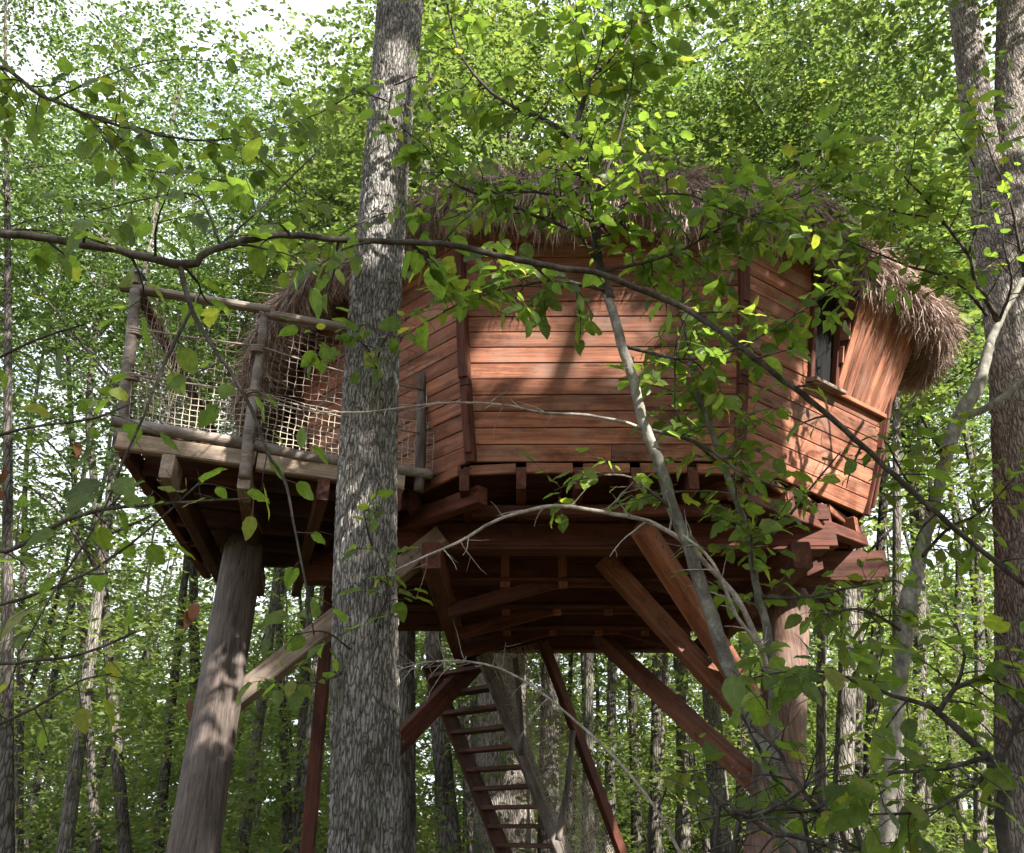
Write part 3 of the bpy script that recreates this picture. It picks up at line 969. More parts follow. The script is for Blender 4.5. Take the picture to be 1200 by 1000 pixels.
# handrail side with netting
up1 = Vector((0, 0, 0.95))
side = sdv * (hwid + 0.03)
h0, h1 = s0 + side + up1 - dd_.normalized() * 0.5, sB + side + up1
far0, far1 = P(636, 752, 11.9), P(708, 945, 12.9)
beam('handrail', far0, far1 + (far1 - far0) * 0.4, 0.09, 0.16, M['timber'], st)
for (a, b, y) in (((604, 772), (611, 885), 11.6), ((672, 856), (654, 985), 12.2)):
    mb = MB()
    p, q = P(*a, y), P(*b, y - 0.1)
    tube(mb, smooth_path([(*p, .035), (*(p.lerp(q, .5) + Vector((.02, 0, 0))), .04), (*q, .042)], .1), 9, .06)
    mk_obj('baluster', mb.mesh('baluster', M['logpost'], True), st)
# net between stringer and handrail
mb = MB()
NI, NJ = 46, 34
A0, A1, B0, B1 = s0 + side * 1.02, sB + side * 1.02, far0, far1 + (far1 - far0) * 0.75
for i in range(NI + 1):
    q = i / NI
    p, r_e = A0.lerp(A1, q), B0.lerp(B1, q)
    tube(mb, [(*(p.lerp(r_e, j / NJ) + Vector((0, 0.12 * math.sin(math.pi * j / NJ), 0)) + Vector(rng.normal(0, .006, 3))), 0.0042) for j in range(NJ + 1)], 3, cap=False)
for j in range(NJ + 1):
    tube(mb, [(*(A0.lerp(A1, i / NI).lerp(B0.lerp(B1, i / NI), j / NJ) + Vector((0, 0.12 * math.sin(math.pi * j / NJ), 0)) + Vector(rng.normal(0, .006, 3))), 0.0042) for i in range(NI + 1)], 3, cap=False)
mk_obj('stair_net', mb.mesh('stair_net', M['rope']), st)


# ================================================================== LEAVES
def leaf_template(kind):
    """leaf in its own frame: base at 0, tip at x=1, normal +z.  kind 0 coarse, 1 middling"""
    if kind == 0:
        v = np.array([(0, 0, 0), (0.5, 0.30, 0.07), (1, 0, -0.05), (0.5, -0.30, 0.07)])
        return v, np.array([(0, 2, 1), (0, 3, 2)])
    v = np.array([(0, 0, 0), (0.3, 0.27, 0.05), (0.68, 0.25, 0.03), (1, 0, -0.1), (0.68, -0.25, 0.03), (0.3, -0.27, 0.05)])
    return v, np.array([(0, 3, 2, 1), (0, 5, 4, 3)])


def leaf_cloud(pos, d, nrm_, size, kind):
    """arrays -> verts, faces"""
    tv, tf = leaf_template(kind)
    d = d / (np.linalg.norm(d, axis=1)[:, None] + 1e-9)
    y = np.cross(nrm_, d)
    y /= np.linalg.norm(y, axis=1)[:, None] + 1e-9
    z = np.cross(d, y)
    s = size[:, None, None]
    V = pos[:, None, :] + s * (tv[None, :, 0:1] * d[:, None] + tv[None, :, 1:2] * y[:, None] + tv[None, :, 2:3] * z[:, None])
    F = (np.arange(len(pos)) * len(tv))[:, None, None] + tf[None]
    return V.reshape(-1, 3), F.reshape(-1, tf.shape[1])


def sprays(org, dirs, L, K, g, up_noise=0.35, leaf=0.1):
    """leaf positions along flat twigs: org (S,3), dirs (S,3) roughly level"""
    S = len(org)
    dirs = dirs / np.linalg.norm(dirs, axis=1)[:, None]
    t = (np.arange(K) + g.uniform(0, 0.6, (S, K))) / K
    side = np.cross(np.array([0, 0, 1.0]), dirs)
    side /= np.linalg.norm(side, axis=1)[:, None] + 1e-9
    sg = np.where(np.arange(K) % 2 == 0, 1, -1)[None, :, None]
    pos = org[:, None] + dirs[:, None] * (t * L[:, None])[..., None] - np.array([0, 0, 1.0]) * (0.22 * (t ** 2) * L[:, None])[..., None]
    d = dirs[:, None] * 0.75 + side[:, None] * sg * 0.8 + g.normal(0, 0.28, (S, K, 3)) - np.array([0, 0, 0.15])
    nm = np.array([0, 0, 1.0]) + g.normal(0, up_noise, (S, K, 3))
    sz = leaf * g.uniform(0.65, 1.25, (S, K))
    pos = pos + g.normal(0, 0.02, pos.shape)
    return pos.reshape(-1, 3), d.reshape(-1, 3), nm.reshape(-1, 3), sz.reshape(-1)


def crown_cloud(g, H0, H1, rad, n_limb, n_spray, leaf, kind=0, K=12, per_limb=None, spread=0.75, limbs=None):
    """limb tips through a crown volume and leaf sprays round them; returns verts, faces and the limbs"""
    tips = []
    for i in range(n_limb):
        q = g.uniform(0, 1)
        z = H0 + (H1 - H0) * q
        rr_ = rad * (math.sin(math.pi * (0.12 + 0.8 * q)) ** 0.7) * g.uniform(0.35, 1.0)
        a = g.uniform(0, 2 * math.pi)
        tips.append((rr_ * math.cos(a), rr_ * math.sin(a), z))
    tips = np.array(tips)
    ci = g.integers(0, n_limb, n_spray)
    q = g.uniform(0.35, 1.05, n_spray)[:, None]
    ctr = tips[ci] * np.concatenate([q, q, np.ones_like(q)], 1)
    org = ctr + g.normal(0, spread, (n_spray, 3)) * np.array([1, 1, 0.55])
    out = np.stack([org[:, 0], org[:, 1], np.zeros(n_spray)], 1)
    out /= np.linalg.norm(out, axis=1)[:, None] + 0.3
    dr = out + g.normal(0, 0.7, (n_spray, 3)) * np.array([1, 1, 0.3])
    return sprays(org, dr, g.uniform(0.4, 0.9, n_spray), K, g, 0.4, leaf) + (tips,)


def leaves_obj(name, arrs, kind, mat, parent=None, m=None):
    V, F = leaf_cloud(*arrs, kind)
    return mk_obj(name, mk_mesh(name, V, F, mat), parent, m)


# shared crowns for the trees of the wood
CROWNS = []
for ci in range(7):
    g = np.random.default_rng(100 + ci)
    nsp = (1150, 950, 750)[ci % 3]
    cr = crown_cloud(g, -5.0, 5.0, 3.3, 30, nsp, (0.1, 0.125, 0.155)[ci % 3], 1, 12, spread=0.6)
    mt = ['leaf_far', 'leaf_far', 'leaf_yellow', 'leaf_blue', 'leaf_far', 'leaf_yellow', 'leaf_blue'][ci]
    V, F = leaf_cloud(*cr[:4], 1)
    CROWNS.append((mk_mesh('crown', V, F, M[mt]), cr[4]))


def limb_tubes(mb, trunk_path, targets, r_k=0.36):
    tp = np.asarray(trunk_path)
    for tgt in targets:
        zb = tgt[2] - 0.55 * math.hypot(tgt[0] - np.interp(tgt[2], tp[:, 2], tp[:, 0]), tgt[1] - np.interp(tgt[2], tp[:, 2], tp[:, 1])) - 0.3
        zb = min(max(zb, tp[2, 2]), tp[-2, 2])
        bx = np.array([np.interp(zb, tp[:, 2], tp[:, k]) for k in range(4)])
        bx[3] *= r_k
        e = np.array([*tgt, 0.008])
        mid = (bx + e) / 2
        mid[2] += 0.12 * np.linalg.norm((e - bx)[:3]) * rng.uniform(-0.5, 1)
        mid[:2] += rng.normal(0, 0.06, 2)
        tube(mb, smooth_path([bx, mid, e], 0.5), 5, cap=False)


tree_no = [0]


def wood_tree(u0, u1, v1, Y, dia_px, mat, label, crown=None, top=None, cz=None, csc=None, name='forest_tree', v0=960, limbs=26, group='trees of the wood'):
    """tree whose trunk shows at (u0, v0) and (u1, v1) in the photo"""
    a, b = P(u0, v0, Y), P(u1, v1, Y + random.uniform(-0.4, 0.4))
    lean = (b - a) / (b.z - a.z)
    r = dia_px * (Y / 1.0) / FPX / 2
    base = a - lean * (a.z + 0.1)
    top = top or random.uniform(17, 21)
    root = empty(name, base, label, 'tree', group)
    rs_ = random.Random(tree_no[0] + 50)
    tree_no[0] += 1
    pts = []
    for k in range(9):
        q = k / 8
        z = base.z + (top - base.z) * q
        bend = 0.10 * math.sin(q * 5 + tree_no[0]) * (0 if 0 else 1)
        fade = 1 - 0.55 * q
        p = base + lean * (z - base.z) * (1 if z < b.z + 2 else 1)
        if z > b.z + 2:
            p = base + lean * (b.z + 2 - base.z) + Vector((lean.x * 0.4, lean.y * 0.4, 1)) * (z - b.z - 2)
        pts.append((p.x + bend * r * 3, p.y, z, max(0.02, r * (1.15 if k == 0 else 1) * (1 - 0.75 * q))))
    path = smooth_path(pts, 0.35)
    mb = MB()
    tube(mb, path, 12, 0.035)
    csc = csc or rs_.choice((0.8, 0.95, 1.1, 1.25))
    c = crown if crown is not None else rs_.randrange(7)
    cz = cz if cz is not None else top - 3.4 * csc
    rz = rs_.uniform(0, 6.28)
    cx_, cy_ = np.interp(cz, path[:, 2], path[:, 0]), np.interp(cz, path[:, 2], path[:, 1])
    m = Matrix.Translation((cx_, cy_, cz)) @ Matrix.Rotation(rz, 4, 'Z') @ Matrix.Diagonal((csc, csc, csc, 1))
    me, tips = CROWNS[c]
    tg_ = [tuple(m @ Vector(tp)) for tp in tips[:limbs]]
    limb_tubes(mb, path, tg_)
    mk_obj('trunk', mb.mesh('trunk', M[mat], True), root)
    mk_obj('crown', me, root, m)
    return root


# ------------------------------------------------------------------ trees of the wood that can be told apart
W = wood_tree
W(78, 132, 560, 15.0, 17, 'grey_bark', 'slender speckled tree rising beyond the terrace corner, leaning to the cabin', top=17)
W(142, 112, 560, 17.0, 14, 'dark_bark', 'thin dark tree twinned with the speckled tree left of the terrace')
W(22, 30, 600, 21.0, 11, 'dark_bark', 'dark thin tree nearest the photo\'s left edge', top=17)
W(190, 215, 700, 24.0, 12, 'dark_bark', 'narrow dark tree just left of the grey log stilt')
W(255, 262, 820, 19.0, 13, 'dark_bark', 'thin tree hugging the right side of the grey log stilt')
W(288, 305, 820, 22.0, 14, 'grey_bark', 'slim grey tree framed by the log stilt and the mossy oak')
W(335, 330, 840, 25.0, 12, 'dark_bark', 'thin dark tree below the pale terrace strut')
W(352, 362, 860, 18.0, 11, 'dark_bark', 'dark tree close left of the big oak trunk under the terrace')
W(474, 478, 780, 12.5, 27, 'grey_bark', 'rough grey tree just right of the big oak trunk', limbs=6, top=18)
W(528, 520, 860, 16.0, 24, 'dark_bark', 'stout dark tree seen left of the staircase')
W(600, 594, 800, 16.2, 68, 'oak2', 'thick furrowed tree behind the staircase netting', top=19)
W(552, 545, 870, 20.0, 14, 'dark_bark', 'dark trunk seen between the stair treads')
W(690, 684, 800, 23.0, 11, 'dark_bark', 'thin dark tree right of the stair netting')
W(712, 716, 800, 19.0, 13, 'grey_bark', 'slim grey tree between the stair netting and the sunlit strut')
W(745, 742, 800, 25.0, 12, 'dark_bark', 'dark thin tree under the upper end of the sunlit strut')
W(768, 776, 840, 21.0, 13, 'grey_bark', 'grey tree directly below the middle of the sunlit strut')
W(803, 800, 880, 26.0, 11, 'dark_bark', 'thin dark tree below the lower half of the sunlit strut')
W(845, 838, 880, 15.5, 24, 'grey_bark', 'pale grey tree just left of the red log stilt')
W(985, 990, 760, 13.5, 24, 'grey_bark', 'sunlit grey tree right of the red log stilt')
W(1012, 1032, 640, 18.0, 15, 'dark_bark', 'dark leaning tree beneath the cabin\'s right corner')
W(1003, 1000, 800, 25.0, 11, 'dark_bark', 'thin dark tree between the sunlit grey tree and the pale sapling')
W(1085, 1078, 700, 21.0, 17, 'dark_bark', 'dark tree just right of the pale sapling')
W(1118, 1122, 720, 26.0, 12, 'dark_bark', 'thin tree between the pale sapling and the twin-stemmed tree')
W(1150, 1146, 700, 19.0, 14, 'grey_bark', 'grey tree close left of the twin-stemmed tree')
W(905, 925, 60, 15.5, 18, 'dark_bark', 'dark trunk towering above the thatch, left of two', top=20, cz=13.0)
W(1000, 1014, 60, 17.0, 15, 'dark_bark', 'thinner dark trunk above the thatch, right of two', top=21, cz=13.5)
W(640, 655, 150, 16.5, 24, 'grey_bark', 'grey trunk rising from behind the roof\'s crest', top=19, cz=14.5)
W(350, 398, 110, 20.0, 13, 'dark_bark', 'dark leaning trunk in the canopy left of the big oak', top=22, cz=16)
W(112, 60, 120, 19.0, 11, 'dark_bark', 'thin crooked trunk in the canopy at upper left', top=20, cz=14)
W(10, 6, 60, 12.0, 16, 'dark_bark', 'trunk poking into the photo\'s top left corner', top=18, cz=14.5)
W(800, 790, 120, 22.0, 16, 'grey_bark', 'tall grey tree behind the roof, between crest and dark trunk', top=22, cz=15)
W(460, 455, 60, 22.0, 14, 'grey_bark', 'tall tree hidden mostly by the big oak', top=22, cz=16)
W(1075, 1085, 200, 20.0, 16, 'grey_bark', 'grey tree rising behind the bay\'s thatch', top=22, cz=15)
W(560, 552, 100, 25.0, 16, 'grey_bark', 'far grey tree above the roof beside the big oak', top=24, cz=17)
W(690, 700, 60, 15.0, 13, 'grey_bark', 'grey tree whose crown fills the top above the sapling fork', top=20, cz=16.0, csc=1.1, crown=3)
W(770, 775, 60, 18.5, 13, 'dark_bark', 'dark tree whose crown fills the top right of the sapling fork', top=22, cz=18.5, csc=1.2, crown=6)
W(870, 872, 60, 20.5, 14, 'dark_bark', 'dark tree rising behind the roof left of the dark trunk pair', top=23, cz=19.5, csc=1.25, crown=4)
W(960, 965, 60, 14.5, 13, 'grey_bark', 'grey tree between the dark trunk pair above the thatch', top=19, cz=15.5, csc=1.1, crown=6)
W(1050, 1052, 60, 13.5, 14, 'grey_bark', 'grey tree close left of the twin stems in the canopy', top=18, cz=14.0, csc=1.0, crown=3)
W(230, 225, 120, 24.0, 14, 'dark_bark', 'far tree standing behind the terrace railing', top=23, cz=16)


# ------------------------------------------------------------------ undergrowth and the far wood (masses)
def mass(name, seed, n_cl, n_sp, xr, yr, zr, leaf, kind, mat, label, cat, spread=1.1, K=10, fan=0.72, zpow=1.0):
    g = np.random.default_rng(seed)
    y = g.uniform(yr[0] ** 1.0, yr[1], n_cl)
    x = g.uniform(-1, 1, n_cl) * (xr + y * fan)
    z = zr[0] + (zr[1] - zr[0]) * g.uniform(0, 1, n_cl) ** zpow
    ctr = np.stack([x, y, z], 1)
    ci = g.integers(0, n_cl, n_sp)
    org = ctr[ci] + g.normal(0, spread, (n_sp, 3)) * np.array([1, 1, 0.4])
    org[:, 2] = np.maximum(org[:, 2], 0.3)
    dr = g.normal(0, 1, (n_sp, 3)) * np.array([1, 1, 0.25])
    arr = sprays(org, dr, g.uniform(0.35, 0.9, n_sp) * (leaf / 0.1) ** 0.5, K, g, 0.45, leaf)
    o = leaves_obj(name, arr, kind, M[mat])
    return tag(o, label, cat, kind='stuff')


mass('undergrowth', 21, 480, 8500, 2, (14, 30), (0.3, 7.0), 0.135, 1, 'leaf_yellow', 'layered green understorey leaves below and beyond the cabin', 'undergrowth', 0.9)
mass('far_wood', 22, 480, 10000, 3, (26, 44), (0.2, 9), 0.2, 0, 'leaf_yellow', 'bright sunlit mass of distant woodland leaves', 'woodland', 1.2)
mass('far_wood', 23, 520, 8000, 4, (26, 36), (12, 34), 0.2, 0, 'leaf_far', 'high mass of distant canopy leaves against the sky', 'woodland', 1.3)
mass('far_wood', 24, 420, 19000, 6, (46, 68), (0.0, 19), 0.36, 0, 'leaf_far', 'pale deep mass of the farthest woodland', 'woodland', 1.7)
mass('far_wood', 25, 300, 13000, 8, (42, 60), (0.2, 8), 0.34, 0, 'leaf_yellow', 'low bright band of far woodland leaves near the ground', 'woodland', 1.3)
# thin far trunks, too many and too far to tell apart
mb = MB()
g = np.random.default_rng(31)
for i in range(130):
    y = g.uniform(24, 52)
    x = g.uniform(-1, 1) * (3 + y * 0.68)
    r = g.uniform(0.04, 0.13)
    lx, ly = g.normal(0, 0.07, 2)
    h = g.uniform(10, 22)
    tube(mb, [(x + lx * z + 0.15 * math.sin(z * 0.6 + i), y + ly * z, z, r * (1 - 0.8 * z / h)) for z in np.linspace(-0.2, h, 8)], 6, cap=False)
o = mk_obj('far_wood', mb.mesh('far_wood', M['dark_bark'], True))
tag(o, 'thicket of far thin tree trunks behind everything', 'woodland', kind='stuff')

# ------------------------------------------------------------------ trees added out of view to shade the cabin
GAPS = [(Vector((3.2, 7.9, ZF + 0.4)), 1.0), (Vector((4.6, 7.6, ZF + 2.0)), 1.3), (Vector((3.7, 7.9, ZF + 1.1)), 1.0), (P(690, 385, 6.6), 0.34), (P(610, 385, 6.6), 0.3), (P(760, 390, 6.6), 0.25),
        (P(925, 720, 8.9), 0.6), (P(842, 872, 9.9), 0.5), (P(990, 665, 8.9), 0.5), (P(415, 610, 5.5), 0.4), (P(240, 830, 8.0), 0.5), (P(290, 480, 6.7), 0.6), (P(350, 500, 6.8), 0.5),
        (P(455, 130, 5.5), 0.45), (P(1190, 560, 8.5), 0.8), (P(1160, 120, 8.5), 1.0), (P(680, 540, 4.6), 0.4), (P(760, 470, 4.6), 0.4)]
shade = [(7.4, -2.6, 11.8, 4.4, 2000), (12.2, -4.6, 14.0, 4.2, 1000), (4.2, -4.8, 10.5, 3.8, 1000), (11.2, 2.4, 12.5, 4.0, 1000), (9.8, -6.8, 15.0, 4.8, 1800),
         (14.5, -0.5, 15.0, 4.2, 900), (6.4, 1.3, 10.2, 2.8, 1800), (9.2, 3.8, 7.4, 2.4, 450), (5.4, -1.6, 6.0, 2.2, 420)]
words = ['first', 'second', 'third', 'fourth', 'fifth', 'sixth', 'seventh', 'eighth', 'ninth', 'tenth']
for i, (x, y, zc, cr_, nsp_) in enumerate(shade):
    g = np.random.default_rng(300 + i)
    bx_, by_ = (x, y) if i != 6 else (4.4, -1.4)
    root = empty('added_shade_tree', (bx_, by_, 0), 'broad unseen tree added to shade the cabin, %s in order' % words[i], 'tree', 'trees added out of view for shade')
    arr = crown_cloud(g, zc - 1.2 * cr_, zc + 1.2 * cr_, cr_, 40, nsp_, 0.16, 0, 12, spread=0.21 * cr_)
    pos = arr[0] + np.array([x, y, 0])
    keep = np.ones(len(pos), bool)
    s = np.array(SUN_TO)
    for (c, rad_) in GAPS:  # crown leaves removed so the sun lands on chosen spots
        dlt = pos - np.array(c)
        al = dlt @ s
        dist = np.linalg.norm(dlt - al[:, None] * s, axis=1)
        keep &= ~((dist < rad_) & (al > 0))
    V, F = leaf_cloud(pos[keep], arr[1][keep], arr[2][keep], arr[3][keep], 0)
    mk_obj('crown', mk_mesh('crown', V, F, M['leaf_far']), root)
    mb = MB()
    k_ = cr_ / 4.2
    path = smooth_path([(bx_, by_, -0.1, 0.3 * k_), (bx_ * .75 + x * .25, by_ * .75 + y * .25, zc * 0.3, .24 * k_), (bx_ * .25 + x * .75, by_ * .25 + y * .75, zc * 0.7, .18 * k_), (x, y, zc + 0.7 * cr_, .05)], 0.5)
    tube(mb, path, 12, 0.03)
    limb_tubes(mb, path, [(t_[0] + x, t_[1] + y, t_[2]) for t_ in arr[4][:14]])
    mk_obj('trunk', mb.mesh('trunk', M['oak2'], True), root)


# ================================================================== BIG OAK IN FRONT
def bark_trunk(name, path, sides, step, amp, mat, cell_t=30, cell_z=0.15, seed=0):
    """trunk with real furrows: cellular plates wrapped round the path"""
    path = smooth_path(path, step)
    n = len(path)
    mb = MB()
    tube(mb, path, sides, cap=False)
    V = np.concatenate(mb.v).reshape(n, sides, 3)
    ctr = path[:, None, :3]
    g = np.random.default_rng(seed)
    zlen = np.concatenate([[0], np.cumsum(np.linalg.norm(np.diff(path[:, :3], axis=0), axis=1))])
    th_ = np.linspace(0, cell_t, sides, endpoint=False)[None].repeat(n, 0)
    zz = (zlen / cell_z)[:, None].repeat(sides, 1)
    th_ = th_ + 0.35 * np.sin(zz * 0.9) + 0.3 * np.sin(zz * 0.37 + 2)
    zz = zz + 0.35 * np.sin(th_ * 1.9) + 0.3 * np.sin(th_ * 0.7)
    nzc = int(zz.max()) + 4
    jx = g.uniform(0, 1, (cell_t, nzc)); jz = g.uniform(0, 1, (cell_t, nzc)); hh = g.uniform(0.55, 1, (cell_t, nzc))
    it, iz = np.floor(th_).astype(int), np.floor(zz).astype(int)
    F1 = np.full(th_.shape, 9.0); F2 = np.full(th_.shape, 9.0); HH = np.zeros(th_.shape)
    for a in (-1, 0, 1):
        for b in (-1, 0, 1):
            ca, cb = (it + a) % cell_t, np.clip(iz + b, 0, nzc - 1)
            dx = it + a + jx[ca, cb] - th_
            dz = iz + b + jz[ca, cb] - zz
            d = np.hypot(dx, dz)
            nearer = d < F1
            F2 = np.where(nearer, F1, np.minimum(F2, d))
            HH = np.where(nearer, hh[ca, cb], HH)
            F1 = np.where(nearer, d, F1)
    edge = np.clip((F2 - F1) / 0.35, 0, 1)
    disp = amp * (edge ** 0.7 * HH - 0.5) + g.normal(0, amp * 0.08, th_.shape)
    flute = 0.03 * np.sin(th_ / cell_t * 2 * np.pi * 3 + zlen[:, None] * 0.5) + 0.02 * np.sin(th_ / cell_t * 2 * np.pi * 5 - zlen[:, None] * 0.9)
    rad_ = V - ctr
    rl = np.linalg.norm(rad_, axis=2, keepdims=True)
    V = ctr + rad_ / rl * (rl * (1 + flute[..., None]) + disp[..., None])
    idx = np.arange(n * sides).reshape(n, sides)
    a, b = idx[:-1], idx[1:]
    f = np.stack([a, np.roll(a, -1, 1), np.roll(b, -1, 1), b], -1).reshape(-1, 4)
    return mk_mesh(name, V.reshape(-1, 3), f, mat, True)


OY = 5.5
oak = empty('oak_tree', (P(430, 1000, OY).x, OY, 0), 'big furrowed oak trunk standing right in front of the terrace', 'tree')
po_ = [P(428, 1000, OY), P(427, 800, OY), P(428, 600, OY), P(436, 400, OY), P(448, 250, OY), P(461, 100, OY), P(472, -20, OY), P(484, -200, OY + .2)]
rd_ = [0.205, 0.205, 0.2, 0.19, 0.185, 0.185, 0.205, 0.16]
pts = [(po_[0].x - 0.02, OY, -0.15, 0.30), (po_[0].x, OY, 0.45, 0.225)] + [(*p, r) for p, r in zip(po_, rd_)]
pts.append((po_[-1].x + 0.1, OY + 0.3, po_[-1].z + 5, 0.07))
mk_obj('trunk', bark_trunk('trunk', pts, 168, 0.017, 0.021, M['oak'], 48, 0.15, 4), oak)
g = np.random.default_rng(77)
arr = crown_cloud(g, 12.5, 18.5, 3.6, 30, 900, 0.15, 0, 12)
topx = float(po_[-1].x)
leaves_obj('crown', (arr[0] + np.array([topx, OY, 0]), *arr[1:4]), 0, M['leaf_far'], oak)

# twin-stemmed tree at the right edge
RY = 8.5
big = empty('twin_stemmed_tree', (P(1215, 1000, RY).x, RY, 0), 'large brown tree forking into twin stems at the photo\'s right edge', 'tree')
q_ = [P(1222, 1000, RY), P(1214, 800, RY), P(1205, 600, RY), P(1192, 430, RY), P(1176, 300, RY), P(1168, 240, RY)]
pts = [(q_[0].x + .05, RY, -.2, .42)] + [(*p, r) for p, r in zip(q_, (.34, .33, .31, .29, .30, .30))]
mk_obj('trunk', bark_trunk('trunk', pts, 90, 0.03, 0.035, M['oak2'], 34, 0.36, 9), big)
sa = [P(1166, 262, RY), P(1150, 160, RY), P(1136, 60, RY), P(1122, -60, RY), P(1105, -220, RY)]
mk_obj('stem', bark_trunk('stem', [(*p, r) for p, r in zip(sa, (.2, .19, .18, .16, .08))], 60, 0.04, 0.03, M['oak2'], 24, 0.34, 10), big)
sb_ = [P(1174, 270, RY), P(1186, 150, RY), P(1188, 30, RY), P(1186, -100, RY), P(1190, -260, RY)]
mk_obj('stem', bark_trunk('stem', [(*p, r) for p, r in zip(sb_, (.22, .21, .21, .19, .1))], 60, 0.04, 0.03, M['oak2'], 26, 0.34, 11), big)
g = np.random.default_rng(78)
arr = crown_cloud(g, 11.5, 18, 3.6, 30, 1000, 0.14, 0, 12)
leaves_obj('crown', (arr[0] + np.array([sa[-1].x, RY, 0]), *arr[1:4]), 0, M['leaf_far'], big)


# ================================================================== NEAR SAPLINGS AND BRANCHES
def near_leaf_mesh(seed, jag=0.0, holes=False):
    g = random.Random(seed)
    n_ = 9
    L, Rr, Md = [], [], []
    wd = g.uniform(0.33, 0.4)
    cup = g.uniform(-0.06, 0.17)
    drp = g.uniform(0.04, 0.34)
    bite = g.choice([None, None, 3, 5, 6])
    for i in range(n_ + 1):
        t_ = i / n_
        wv = wd * (math.sin(math.pi * min(1, t_ ** 0.8)) ** 0.75) * (1 - 0.25 * t_) if 0 < i < n_ else 0
        s = 0.018 if i % 2 else -0.006
        wl_ = wv * (0.45 if bite == i else 1)
        zb = -drp * t_ * t_ + 0.02 * math.sin(t_ * 9 + seed)
        Md.append((t_, 0, zb))
        L.append((t_ - s, wl_ + s + g.uniform(-.012, .012), zb + cup + 0.015 * math.sin(i * 2.1)))
        Rr.append((t_ - s, -wv - s + g.uniform(-.012, .012), zb + cup + 0.015 * math.sin(i * 1.7 + 1)))
    v = Md + L[1:n_] + Rr[1:n_] + [(-0.16, 0, 0.05), (-0.16, 0.012, 0.045), (0, 0.012, -0.005)]
    li = lambda i: 0 if i == 0 else (n_ if i == n_ else n_ + i)
    ri = lambda i: 0 if i == 0 else (n_ if i == n_ else 2 * n_ - 1 + i)
    f = []
    for i in range(n_):
        for a in ((i, i + 1, li(i + 1), li(i)), (i + 1, i, ri(i), ri(i + 1))):
            q = []
            for k in a:
                if k not in q: q.append(k)
            if len(q) >= 3: f.append(tuple(q))
    b = 3 * n_ - 1
    f.append((b, b + 1, b + 2, 0))
    return v, f


NEARM = {}
for key in ('leaf_near', 'leaf_dead', 'leaf_gold'):
    NEARM[key] = []
    for s in range(6):
        v, f = near_leaf_mesh(s * 3 + 1)
        NEARM[key].append(mk_mesh('leaf', v, f, M[key], True))
NEAR_V = [near_leaf_mesh(s * 3 + 1) for s in range(6)]


LEAF_K = 1.2


